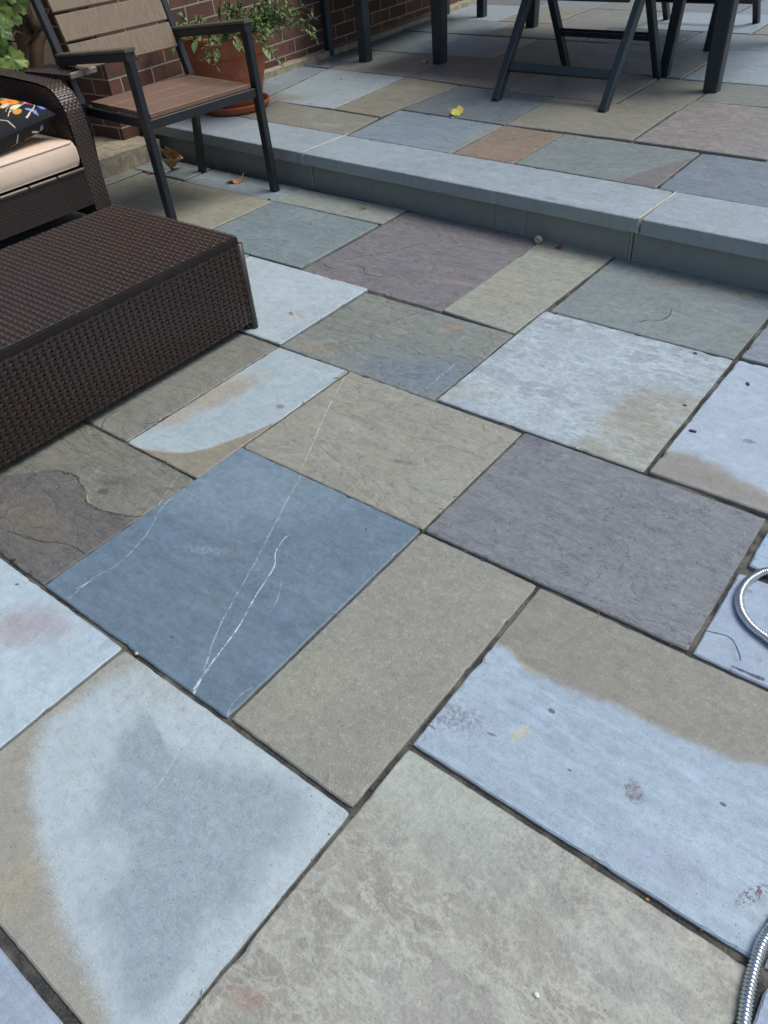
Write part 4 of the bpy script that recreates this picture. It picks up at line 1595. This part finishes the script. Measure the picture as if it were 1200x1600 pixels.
MT['terra'] = mat_terracotta()
scr = MB()
scr.lathe([(0, .0), (.165, .0), (.180, .010), (.186, .030), (.190, .036), (.186, .040), (.176, .038), (.170, .014), (0, .012)], PC, 44)
so_ = scr.obj('pot_saucer', MT['terra'])
tag(so_, 'round terracotta saucer under the flower pot', 'saucer')
pot = thing('flower_pot', 'large terracotta flower pot standing behind the armchair by the brick wall', 'flower pot', PC)
m = MB()
m.lathe(flare([(0, .016), (.140, .016), (.146, .022), (.156, .09), (.168, .16), (.1715, .166), (.173, .174), (.1715, .180), (.180, .235), (.1835, .245), (.184, .256), (.182, .262)]), PC, 48)
m.obj('body', MT['terra'], pot)
m = MB()
m.lathe(flare([(.181, .258), (.192, .266), (.198, .276), (.202, .33), (.206, .338), (.209, .350), (.207, .362), (.199, .366), (.190, .362), (.186, .345), (.182, .32)]), PC, 48)
m.obj('rim', MT['terra'], pot)
m = MB()
m.lathe(flare([(.185, .325), (.12, .335), (0, .34)]), PC, 32)
m.obj('soil', MT['soil'], pot)


def mat_leaf(name, c1, c2, c3, trans=.25):
    s = Mat(name)
    P = s.coord()
    n = s.noise(P, 18, 3, .6)
    rnd = s.t.nodes.new('ShaderNodeNewGeometry').outputs['Random Per Island']
    C = s.mix(rnd, col(*c1), col(*c2))
    C = s.mix(s.math('MULTIPLY', s.sstep(n, .5, .75), .6), C, col(*c3))
    s.fin(C, .45, s.bump(n, .001, .3), spec=.4)
    s.b.inputs['Subsurface Weight'].default_value = 0.0
    return s.m


def leaf(mb, p, d, nrm, L, W, fold=.25, curl=.3):
    """pointed leaf with a folded midrib"""
    d = Vector(d).normalized()
    nrm = Vector(nrm)
    x = d.cross(nrm)
    if x.length < 1e-4:
        x = d.cross(Vector((1, 0, 0)))
    x.normalize()
    n2 = x.cross(d)
    vs = []
    for t, w_ in ((0, .08), (.3, .85), (.55, 1.0), (.8, .6), (1, .03)):
        c = p+d*(L*t)-n2*(curl*L*t*t)
        for sd_ in (-1, 0, 1):
            vs.append(c+x*(W*.5*w_*sd_)+n2*(fold*W*.5*abs(sd_)*w_))
    fs = []
    for i in range(4):
        for k in range(2):
            a = i*3+k
            fs.append((a, a+1, a+4, a+3))
    mb.add(vs, fs, True)


plant = thing('trailing_plant', 'leafy green plant spilling over the rim of the terracotta pot', 'plant', PC+Vector((0, 0, .34)))
lm_, sm_, bl_ = MB(), MB(), MB()
rp = random.Random(21)
for k in range(100):
    a = rp.uniform(0, 2*math.pi) if k % 3 == 0 else rp.gauss(.75, .75)
    rad = .04+.18*math.sqrt(rp.random())
    p = PC+Vector((math.cos(a)*rad, math.sin(a)*rad, .335))
    out = Vector((math.cos(a), math.sin(a), 0))
    # longer trailing shoots on the house side and over the front right
    trail = rp.random() < .5
    L = rp.uniform(.10, .20) if not trail else rp.uniform(.22, .40)
    d = (out*rp.uniform(.5, 1.3)+Vector((0, 0, rp.uniform(.5, 1.3)))).normalized()
    pts = [p]
    n = 9
    for i in range(n):
        d = (d+Vector((rp.uniform(-.15, .15), rp.uniform(-.15, .15), -.16 if trail else -.03))).normalized()
        pts.append(pts[-1]+d*(L/n))
    # keep shoots outside the wall, the pot and the patio
    for q in pts:
        if q.x < -3.83:
            q.x = -3.83+rp.uniform(0, .03)
        h = q.z-PC.z
        rq = Vector((q.x-PC.x, q.y-PC.y))
        if h < .33 and rq.length < .25:
            rq = rq.normalized()*.25
            q.x, q.y = PC.x+rq.x, PC.y+rq.y
        q.z = max(q.z, ZU+.02)
    sm_.tube(pts, [.0022-.0014*i/n for i in range(n+1)], 5)
    for i in range(1, n+1):
        for _ in range(rp.choice((4, 5, 5, 6))):
            dd = (pts[i]-pts[i-1]).normalized()
            q = pts[i]+(pts[i-1]-pts[i])*rp.random()
            ld = (dd*.6+Vector((rp.uniform(-1, 1), rp.uniform(-1, 1), rp.uniform(-.5, .9)))).normalized()
            leaf(lm_, q, ld, (rp.uniform(-.4, .4), rp.uniform(-.4, .4), 1), rp.uniform(.018, .034), rp.uniform(.006, .012))
for a, dz, L in ((-1.9, .0, .07), (-1.3, .02, .06), (-.9, -.02, .06), (-.5, .02, .07), (-2.3, -.03, .07), (.1, -.05, .07), (.3, .03, .06), (-1.6, .05, .06), (.6, -.12, .06)):
    out = Vector((math.cos(a), math.sin(a), 0))
    p = PC+out*.248+Vector((0, 0, .345+dz))
    leaf(bl_, p, out*.6+Vector((0, 0, -.5)), out+Vector((0, 0, .5)), L, L*.62, .2, .25)
lm_.obj('foliage', mat_leaf('small green leaves', (52, 80, 40), (100, 126, 68), (140, 140, 100)), plant)
sm_.obj('stems', plain('green stems', (96, 90, 60), .6), plant)
bl_.obj('broad_leaves', mat_leaf('broad green leaves', (92, 120, 66), (140, 160, 110), (150, 170, 130)), plant)

# ------------------------------------------------------------------ dining table
dt = thing('dining_table', 'dark metal dining table with thick square legs on the upper patio', 'dining table', (-2.2, 4.85, ZU))
LEGS = [(-1.365, 4.255), (-3.04, 4.34), (-3.05, 5.46), (-1.365, 5.42)]
for x, y_ in LEGS:
    m = MB()
    m.bar((x, y_, ZU), (x, y_, ZU+.70), .068, .068, (1, 0, 0), .006, .084, .084)
    m.obj('leg', MT['dark_green'], dt)
for y_ in (4.46, 5.09):
    m = MB()
    m.bar((-1.692, y_, ZU), (-1.640, y_, ZU+.70), .050, .050, (1, 0, 0), .005)
    m.obj('support_leg', MT['dark_green'], dt)
m = MB()
m.box((-2.205, 4.86, ZU+.725), (2.05, 1.46, .035), None, .008)
m.obj('table_top', MT['dark_green'], dt)
m = MB()
for a, b_ in ((0, 1), (1, 2), (2, 3), (3, 0)):
    m.bar((LEGS[a][0], LEGS[a][1], ZU+.665), (LEGS[b_][0], LEGS[b_][1], ZU+.645), .11, .03, (0, 0, 1), .003)
m.obj('table_frame', MT['dark_green'], dt)


# ------------------------------------------------------------------ folding chairs
def folding_chair(loc, rz, label):
    """back feet at the origin side (y=0), front feet at y=.70, seat facing +y"""
    t = thing('folding_chair', label, 'chair', (0, 0, 0), 'folding chairs at the dining table')
    hw = .292
    for sx in (-1, 1):
        x = sx*hw
        m = MB()
        m.bar((x, 0, 0), (x, .455, .66), .036, .044, (1, 0, 0), .004)
        # closed end plug
        m.box((x, .004, .004), (.038, .046, .008), None, .002)
        m.obj('leg', MT['dark_green'], t)
        m = MB()
        xi = sx*(hw-.030)
        m.bar((xi, .70, 0), (xi, .33, .60), .034, .044, (1, 0, 0), .004)
        m.obj('leg', MT['dark_green'], t)
        m = MB()
        m.bar((xi, .33, .60), (xi, .10, 1.08), .034, .040, (1, 0, 0), .004)
        m.obj('back_post', MT['dark_green'], t)
        m = MB()
        m.bar((x, .54, .66), (x, .12, .68), .050, .026, (1, 0, 0), .005)
        m.obj('armrest', MT['dark_green'], t)
    m = MB()
    m.bar((-hw, .095, .135), (hw, .095, .135), .040, .022, (0, .57, .82), .003)
    m.obj('crossbar', MT['dark_green'], t)
    m = MB()
    m.bar((-hw+.048, .575, .205), (hw-.048, .575, .205), .036, .022, (0, -.53, .85), .003)
    m.obj('crossbar', MT['dark_green'], t)
    m = MB()
    m.box((0, .43, .430), (2*hw-.13, .43, .022), None, .006)
    m.bar((-hw+.03, .645, .418), (hw-.03, .645, .418), .03, .03, (0, 1, 0), .003)
    m.bar((-hw+.03, .225, .418), (hw-.03, .225, .418), .03, .03, (0, 1, 0), .003)
    m.obj('seat', MT['dark_green'], t)
    m = MB()
    for k in range(5):
        z = .62+k*.09
        f_ = (z-.60)/.48
        m.bar((-hw+.06, .33-.23*f_, z), (hw-.06, .33-.23*f_, z), .07, .014, (0, -.43, .9), .003)
    m.obj('backrest', MT['dark_green'], t)
    t.location = loc
    t.rotation_euler = (0, 0, rz)
    return t


fc = folding_chair((-1.972, 3.722, ZU), 0, 'dark folding chair tucked under the near side of the dining table')
copy_thing(fc, (-1.99, 5.92, ZU), math.pi, 'dark folding chair on the far side of the dining table')

# ------------------------------------------------------------------ bench along the wall
bench = thing('garden_bench', 'dark metal bench with thick square legs standing along the brick wall', 'bench', (-3.74, 5.0, ZU))
for x, y_, wd in ((-3.552, 4.255, .066), (-3.905, 4.315, .048), (-3.62, 5.72, .06), (-3.965, 5.75, .05)):
    m = MB()
    m.bar((x, y_, ZU), (x, y_, ZU+.44), wd, wd, (1, 0, 0), .005)
    m.obj('leg', MT['dark_green'], bench)
m = MB()
m.box((-3.75, 5.0, ZU+.462), (.48, 1.66, .05), Matrix.Rotation(.045, 3, 'Z'), .008)
m.obj('seat', MT['dark_green'], bench)
m = MB()
m.bar((-3.535, 4.23, ZU+.385), (-3.62, 5.76, ZU+.385), .10, .022, (0, 0, 1), .003)
m.obj('shade_apron', MT['dark_green'], bench)  # unseen rail, added to keep skylight off the wall behind

# ------------------------------------------------------------------ metal hose
hp = [(-.122, 1.31), (-.139, 1.285), (-.149, 1.25), (-.147, 1.21), (-.133, 1.176), (-.113, 1.154), (-.092, 1.141), (-.065, 1.131)]
pre = [(.42, .95), (.40, 1.10), (.30, 1.25), (.16, 1.335), (.02, 1.352), (-.07, 1.340)]
post = [(-.02, 1.108), (.04, 1.06), (.09, .98), (.118, .88), (.125, .78), (.115, .69), (.100, .617), (.096, .585), (.098, .552), (.102, .517), (.108, .485), (.118, .43), (.14, .36), (.2, .28)]
ctrl = [Vector((x, y_, .009)) for x, y_ in pre+hp+post]


def catmull(c, step_):
    out = []
    for i in range(len(c)-1):
        p0, p1, p2, p3 = c[max(i-1, 0)], c[i], c[i+1], c[min(i+2, len(c)-1)]
        n = max(2, int((p2-p1).length/step_))
        for k in range(n):
            t = k/n
            out.append(.5*((2*p1)+(p2-p0)*t+(2*p0-5*p1+4*p2-p3)*t*t+(3*p1-p0-3*p2+p3)*t**3))
    out.append(c[-1])
    return out


hpts = catmull(ctrl, .0011)
s_acc = 0
rad = []
for i, p in enumerate(hpts):
    if i:
        s_acc += (p-hpts[i-1]).length
    rad.append(.0078+.0012*math.cos(2*math.pi*s_acc/.0054))
hm = Mat('polished steel')
P = hm.coord()
hn = hm.noise(P, 90, 3)
MT['steel'] = hm.fin(hm.mix(hn, col(196, 198, 202), col(225, 226, 228)), hm.math('MULTIPLY_ADD', hn, .12, .16), None, 1.0)
m = MB()
m.tube(hpts, rad, 14)
hs_ = m.obj('metal_hose', MT['steel'])
tag(hs_, 'shiny ribbed flexible metal hose coiled on the slabs at the right', 'hose')

# ------------------------------------------------------------------ fallen leaves and small litter


def mat_dry(name, c1, c2, c3):
    s = Mat(name)
    P = s.coord()
    n = s.noise(P, 35, 5, .65)
    v = s.noise(P, 160, 3, .6)
    C = s.mix(s.sstep(n, .35, .65), col(*c1), col(*c2))
    C = s.mix(s.math('MULTIPLY', s.sstep(v, .5, .7), .5), C, col(*c3))
    return s.fin(C, .7, s.bump(s.math('ADD', n, v), .002, .6), spec=.25)


def dead_leaf(name, loc, size, mat, label, lobes=5, curl=1.2, lift=.5, rz=0.0, tilt=(0, 0), cat='leaf', seed=1, stem=True):
    """curled lobed leaf"""
    rnd = random.Random(seed)
    m = MB()
    nr, na = 6, 40
    vs, fs = [Vector((0, 0, 0))], []
    for j in range(1, nr+1):
        for i in range(na):
            a = 2*math.pi*i/na
            lob = .84+.16*abs(math.cos(lobes*a/2))**.7+.06*math.sin(11*a+seed)+.03*math.sin(23*a)
            lob *= 1-.35*max(0, math.cos(a+math.pi))**6
            r = j/nr*lob*size
            x, y_ = r*math.cos(a), r*math.sin(a)
            q = r/size
            z = lift*size*(q**2)*(.45+.55*math.sin(2*a+seed*1.3))*curl*.6 + .10*size*mnoise.noise((x/size*3, y_/size*3, seed))
            z += .03*size*math.cos(lobes*a)*q
            vs.append(Vector((x*(1-.18*curl*q), y_*(1-.3*curl*q*.6), z)))
    for i in range(na):
        fs.append((0, 1+i, 1+(i+1) % na))
    for j in range(nr-1):
        for i in range(na):
            k = (i+1) % na
            fs.append((1+j*na+i, 1+(j+1)*na+i, 1+(j+1)*na+k, 1+j*na+k))
    rot = Matrix.Rotation(rz, 3, 'Z') @ Matrix.Rotation(tilt[0], 3, 'X') @ Matrix.Rotation(tilt[1], 3, 'Y')
    vs = [rot @ v for v in vs]
    mz = min(v.z for v in vs)
    vs = [v-Vector((0, 0, mz-.0008)) for v in vs]
    m.add(vs, fs, True)
    if stem:
        st_ = [rot @ Vector((-size*.55-size*.12*i, .02*size*i*i, .12*size+.05*size*i))-Vector((0, 0, mz)) for i in range(5)]
        m.tube(st_, .0012, 5)
    o = m.obj(name, mat)
    o.location = on_top(loc)
    md = o.modifiers.new('thick', 'SOLIDIFY')
    md.thickness = .0006
    tag(o, label, cat)
    return o


brown = mat_dry('dry brown leaf', (150, 112, 74), (176, 138, 96), (116, 78, 52))
rust = mat_dry('dry rusty leaf', (164, 110, 82), (190, 150, 112), (120, 74, 56))
yellow = mat_dry('yellow leaf', (206, 196, 110), (190, 188, 96), (150, 130, 70))
red = mat_dry('dry red leaf', (128, 62, 52), (150, 84, 70), (90, 50, 46))
green = mat_dry('small green leaf', (104, 124, 60), (128, 146, 76), (80, 100, 50))
pale = mat_dry('pale dry leaf', (176, 150, 128), (190, 170, 150), (140, 112, 92))
dead_leaf('fallen_leaf', G((278, 264)), .072, brown, 'large curled brown leaf propped against the step under the armchair', curl=2.2, lift=1.0, rz=.6, tilt=(.7, -.5), seed=3)
dead_leaf('fallen_leaf', G((368, 284)), .050, rust, 'rusty brown curled leaf lying between the armchair legs', curl=1.6, lift=.8, rz=2.2, tilt=(.25, .1), seed=8)
dead_leaf('fallen_leaf', G((713, 179), ZU), .042, yellow, 'pale yellow leaf on the upper patio slabs', curl=.9, lift=.5, rz=.4, tilt=(.35, .0), seed=5)
dead_leaf('fallen_leaf', G((502, 100), ZU), .034, red, 'small red brown leaf near the bench leg', curl=1.5, rz=1.0, seed=6)
dead_leaf('fallen_leaf', G((665, 98), ZU), .028, pale, 'small pale crumpled leaf beside the table leg', curl=1.4, rz=1.9, seed=9)
dead_leaf('fallen_leaf', G((567, 326)), .020, green, 'little green leaf on the slab along the step', curl=.6, lift=.4, rz=.3, seed=12)
dead_leaf('fallen_leaf', G((201, 259)), .028, red, 'tattered dark red leaf by the concrete footing', curl=1.3, rz=.2, seed=14)
dead_leaf('fallen_leaf', G((234, 271)), .020, red, 'dark shrivelled leaf behind the armchair front leg', curl=1.5, rz=2.5, seed=15)
dead_leaf('fallen_leaf', G((872, 388)), .017, red, 'tiny plum coloured leaf at the foot of the step', curl=1.5, rz=1.3, seed=16)
# snail shell by the step
m = MB()
pts, rd = [], []
for i in range(60):
    t = i/59
    a = t*4.6*math.pi
    r = .0125*(1-t)**1.0
    pts.append((r*math.cos(a), .004-.008*(1-t)*.3, .0105+r*math.sin(a)))
    rd.append(.0068*(1-t)**.9+.0006)
m.tube(pts, rd, 10)
sh_ = m.obj('snail_shell', plain('pale shell', (182, 168, 140), .4, .2, 300))
sh_.location = on_top(G((840, 381)))+Vector((0, 0, .002))
tag(sh_, 'pale round snail shell at the foot of the step', 'shell')


def pebble(px, size, rgb, label, z=0.0, name='pebble', cat='pebble', stretch=(1, .8, .6), rz=0.0, group=None):
    m = MB()
    vs, fs = [], []
    n, k = 12, 7
    sd_ = random.uniform(0, 99)
    for j in range(k+1):
        th = math.pi*j/k
        for i in range(n):
            a = 2*math.pi*i/n
            d = Vector((math.sin(th)*math.cos(a), math.sin(th)*math.sin(a), math.cos(th)))
            r = size*(1+.25*mnoise.noise(d*1.6+Vector((sd_, 0, 0))))
            vs.append((d.x*r*stretch[0], d.y*r*stretch[1], d.z*r*stretch[2]))
    for j in range(k):
        for i in range(n):
            b2 = (i+1) % n
            fs.append((j*n+i, (j+1)*n+i, (j+1)*n+b2, j*n+b2))
    m.add(vs, fs, True)
    o = m.obj(name, plain(label, rgb, .7, .15, 400))
    o.location = on_top(G(px, z))+Vector((0, 0, size*stretch[2]*.8))
    o.rotation_euler = (0, 0, rz)
    return tag(o, label, cat, group)


pebble((838, 1556), .0045, (222, 220, 206), 'white chip on the rippled slab at the front')
pebble((214, 1022), .0045, (190, 178, 160), 'tan pebble at the corner of the blue slab')
pebble((270, 996), .003, (110, 108, 96), 'tiny grey pebble on the blue veined slab')
pebble((534, 123), .0085, (196, 180, 160), 'small pale stone on the upper pale blue slab', ZU)
pebble((707, 184), .006, (190, 196, 200), 'small white chip beside the yellow leaf', ZU)
pebble((902, 701), .0035, (214, 214, 208), 'white crumb on the joint of the wavy slab')
pebble((547, 583), .003, (206, 206, 198), 'white crumb at the mottled slab corner')
pebble((421, 312), .007, (62, 60, 58), 'dark crumb of soil in the joint by the armchair', stretch=(1, .8, .7))
pebble((1118, 486), .003, (220, 222, 222), 'white grit on the grey slab by the step')
DK = (62, 60, 66)
for px, sz, rz, lab in (((1168, 602), .009, -.9, 'dark dropped seed husk nearest the right edge'), ((1082, 676), .010, .1, 'dark flat seed husk on the pale blue slab'),
                        ((1086, 553), .007, -.3, 'dark seed husk at the corner of the wavy slab'), ((1070, 634), .006, .2, 'small dark seed husk at the wavy slab edge'), ((20, 876), .009, .8, 'dark twig bit in the joint at the left edge')):
    pebble(px, sz, DK, lab, 0, 'seed_husk', 'debris', (1, .42, .3), rz)

# ------------------------------------------------------------------ vine and fence behind the sofa


def mat_bark():
    s = Mat('vine bark')
    P = s.coord()
    n = s.noise(s.mapping(P, scale=(60, 60, 9)), 1, 6, .7, 1.0)
    C = s.mix(n, col(58, 46, 38), col(134, 112, 92))
    return s.fin(C, .9, s.bump(n, .012, .9), spec=.2)


bark = mat_bark()
vine = thing('grape_vine', 'gnarled grape vine with large green and yellow leaves behind the sofa', 'vine', (-4.12, 2.0, 0))
VX = -4.12
m = MB()
rv = random.Random(5)
base = [on_x((52, 135), VX), on_x((46, 100), VX), on_x((44, 70), VX), on_x((38, 40), VX), on_x((30, 10), VX), on_x((18, -40), VX), on_x((10, -110), VX)]
base = [Vector((base[0].x, base[0].y+.04, 0.0))]+base
pts = catmull(base, .02)
m.tube(pts, [.055+.016*mnoise.noise((p.z*14, p.y*9, 1)) - .012*min(1, p.z) for p in pts], 12)
pts2 = catmull([on_x((60, 120), VX+.05), on_x((58, 80), VX+.06), on_x((62, 45), VX+.05), on_x((52, 36), VX+.08)], .02)
m.tube(pts2, [.03+.012*mnoise.noise((p.z*20, p.y*9, 4)) for p in pts2], 10)
m.obj('trunk', bark, vine)
m = MB()
for k in range(9):
    p = on_x((rv.uniform(20, 60), rv.uniform(10, 90)), VX+.05)
    q = [p]
    d = Vector((rv.uniform(-.1, .5), rv.uniform(-1, .6), rv.uniform(-.2, .8))).normalized()
    for i in range(6):
        d = (d+Vector((rv.uniform(-.3, .3), rv.uniform(-.3, .3), rv.uniform(-.3, .3)))).normalized()
        q.append(q[-1]+d*.035)
    m.tube(q, .0028, 6)
m.obj('twigs', bark, vine)


def vine_leaf(mb, c, nrm, upd, size, seed):
    nrm = Vector(nrm).normalized()
    y_ = Vector(upd)
    y_ = (y_-nrm*y_.dot(nrm)).normalized()
    x = y_.cross(nrm)
    na, nr = 36, 3
    vs, fs = [c], []
    for j in range(1, nr+1):
        for i in range(na):
            a = 2*math.pi*i/na
            lob = .62+.38*abs(math.cos(2.5*(a-math.pi/2)))**.8+.05*math.cos(18*a)
            lob *= 1-.55*max(0, -math.sin(a))**8
            r = size*lob*j/nr
            z = .25*size*(r/size)**2*math.cos(3*a+seed)+.06*size*math.cos(5*(a-math.pi/2))
            vs.append(c+x*(r*math.cos(a))+y_*(r*math.sin(a))+nrm*z*.7)
    for i in range(na):
        fs.append((0, 1+i, 1+(i+1) % na))
    for j in range(nr-1):
        for i in range(na):
            k = (i+1) % na
            fs.append((1+j*na+i, 1+(j+1)*na+i, 1+(j+1)*na+k, 1+j*na+k))
    mb.add(vs, fs, True)


def mat_vine():
    s = Mat('vine leaves')
    P = s.coord()
    rnd = s.t.nodes.new('ShaderNodeNewGeometry').outputs['Random Per Island']
    n = s.noise(P, 14, 4, .6)
    v = s.noise(P, 70, 4, .6)
    C = s.mix(rnd, col(70, 104, 50), col(140, 160, 84))
    C = s.mix(s.sstep(s.math('ADD', rnd, s.math('MULTIPLY', n, .5)), 1.12, 1.28), C, col(214, 156, 84))
    C = s.mix(s.math('MULTIPLY', s.sstep(v, .5, .7), .4), C, col(168, 178, 110))
    return s.fin(C, .42, s.bump(v, .002, .5), spec=.4)


m = MB()
toc = Vector((0, 0, H))
LEAF = [(-6, 12, .075, 1), (12, 22, .070, 2), (28, 5, .055, 3), (40, -8, .05, 4), (4, 48, .05, 5), (-8, 70, .07, 6), (6, 84, .062, 7), (20, 92, .060, 8), (30, 100, .035, 9), (-2, 106, .055, 10), (-25, 40, .08, 11), (-30, 95, .08, 12), (-40, 5, .08, 13), (8, -20, .07, 14), (-20, -40, .08, 15), (25, -40, .07, 16), (45, -60, .06, 17), (-45, -60, .08, 18), (10, -80, .07, 19), (-60, 40, .08, 20), (36, 98, .03, 21)]
for x, y_, sz, sd_ in LEAF:
    rnd = random.Random(sd_*7)
    c = on_x((x, y_), VX+.10+rnd.uniform(-.03, .10))
    nr_ = (toc-c).normalized()+Vector((rnd.uniform(-.5, .5), rnd.uniform(-.5, .5), rnd.uniform(-.1, .7)))
    vine_leaf(m, c, nr_, (rnd.uniform(-.6, .6), rnd.uniform(-.6, .6), -1), sz*.95, sd_)
m.obj('foliage', mat_vine(), vine)

fence = thing('slat_fence', 'weathered grey upright slat fence behind the vine', 'fence', (-4.36, 1.4, 0))
m = MB()
slatm = mat_plank('weathered grey timber', (92, 84, 76), (160, 160, 5), .8)
for k in range(24):
    y_ = 2.50-k*.115
    m.box((-4.42+random.uniform(-.004, .004), y_, .95), (.02, .088, 1.9), None, .003)
m.obj('slats', slatm, fence)
m = MB()
for z in (.35, 1.5):
    m.box((-4.445, 1.18, z), (.03, 2.8, .07), None, .003)
m.obj('rail', slatm, fence)
m = MB()
for k in range(5):
    m.tube([(-4.40, 2.5, .35+k*.18), (-4.39, 1.9, .52+k*.18), (-4.40, 1.3, .4+k*.18)], .003, 5)
m.obj('wire', MT['black_metal'], fence)


# ------------------------------------------------------------------ sand grains and crumbs in and along the joints
rg = random.Random(77)
m = MB()


def crumb(p, r):
    o = [Vector((rg.uniform(.6, 1.2), 0, 0)), Vector((-.5, rg.uniform(.6, 1.1), 0)), Vector((-.6, -rg.uniform(.6, 1.1), 0)), Vector((rg.uniform(-.3, .3), rg.uniform(-.3, .3), rg.uniform(.6, 1.0))), Vector((0, 0, -.4))]
    ro = Matrix.Rotation(rg.uniform(0, 6.28), 3, 'Z')
    m.add([p+ro @ (v*r) for v in o], [(0, 1, 3), (1, 2, 3), (2, 0, 3), (1, 0, 4), (2, 1, 4), (0, 2, 4)], True)


for a, b, z in EDGES:
    a, b = Vector(a).xy, Vector(b).xy
    L = (b-a).length
    for k in range(int(L*46)):
        p = a.lerp(b, rg.random())
        if p.length > 4.5 or mnoise.noise((p.x*5, p.y*5, 4)) < rg.uniform(-.25, .35):
            continue
        off = rg.gauss(0, .003) if rg.random() < .8 else rg.gauss(0, .02)
        d = Vector((-(b-a).y, (b-a).x))/L
        inside = abs(off) < .003
        r = rg.uniform(.0008, .0020) if inside else rg.uniform(.0005, .0013)
        crumb(Vector((p.x+d.x*off, p.y+d.y*off, z-.0035 if inside else z+r*.25)), r*1.3)
for k in range(700):        # gathered at the foot of the step
    x = rg.uniform(-3.4, .6)
    y_ = yf(x)+.018-abs(rg.gauss(0, .03))
    crumb(Vector((x, y_, .0008)), rg.uniform(.0007, .0024))
for k in range(500):
    p = Vector((rg.uniform(-3.3, .3), rg.uniform(.0, 2.6)))
    crumb(Vector((p.x, p.y, .0012)), rg.uniform(.0005, .0014))
gm = Mat('sand grains')
gi = gm.t.nodes.new('ShaderNodeNewGeometry').outputs['Random Per Island']
gc = gm.mix(gi, col(60, 54, 48), col(150, 138, 122))
gm.fin(gc, .9, None, spec=.2)
grit = m.obj('sand_grit', gm.m)
grit['kind'] = 'stuff'

# ------------------------------------------------------------------ fine plant litter swept against the step, the wall and into joints
m = MB()
rl = random.Random(41)


def bit(p, r):
    p = on_top(p)+Vector((0, 0, .0008))
    a = rl.uniform(0, 6.28)
    if rl.random() < .4:          # twig
        d = Vector((math.cos(a), math.sin(a), 0))
        L = rl.uniform(.008, .03)
        q = [p+d*(L*(t-.5))+Vector((-d.y, d.x, 0))*(L*.18*math.sin(t*4+a))+Vector((0, 0, .0012)) for t in (0, .35, .7, 1)]
        m.tube(q, [.0008, .0007, .0006, .0004], 5)
    else:                         # scrap of leaf
        n = rl.randint(5, 7)
        vs = [p+Vector((0, 0, r*.35))]
        for k in range(n):
            t = a+6.28*k/n
            e = r*rl.uniform(.5, 1.2)
            vs.append(p+Vector((e*math.cos(t), e*.7*math.sin(t), .0008+r*rl.uniform(0, .5))))
        m.add(vs, [(0, 1+k, 1+(k+1) % n) for k in range(n)], True)


for k in range(70):
    x = rl.uniform(-3.6, .4)
    bit(Vector((x, yf(x)+.015-abs(rl.gauss(0, .045))-.004, .001)), rl.uniform(.002, .006))
for k in range(45):
    bit(Vector((-3.67+abs(rl.gauss(0, .10)), rl.uniform(1.9, 2.6), .001)), rl.uniform(.002, .007))
for k in range(60):
    y_ = rl.uniform(2.95, 5.6)
    bit(Vector((-3.80-.06*(y_-2.9)+abs(rl.gauss(0, .08))+.012, y_, ZU+.001)), rl.uniform(.002, .006))
for k in range(40):
    bit(Vector((rl.uniform(-3.4, -.2), rl.uniform(2.9, 4.4), ZU+.001)), rl.uniform(.0015, .004))
for a, b, z in EDGES:
    a, b = Vector(a).xy, Vector(b).xy
    if z > .1 or rl.random() < .35:
        continue
    for k in range(rl.randint(0, 3)):
        p = a.lerp(b, rl.random())
        if p.length < 4:
            bit(Vector((p.x+rl.gauss(0, .004), p.y+rl.gauss(0, .004), z+.0005)), rl.uniform(.0012, .003))
gm = Mat('dry plant scraps')
gi = gm.t.nodes.new('ShaderNodeNewGeometry').outputs['Random Per Island']
gc = gm.mix(gi, col(64, 52, 42), col(164, 132, 98))
gm.fin(gc, .85, None, spec=.2)
lit = m.obj('leaf_litter', gm.m)
lit['kind'] = 'stuff'
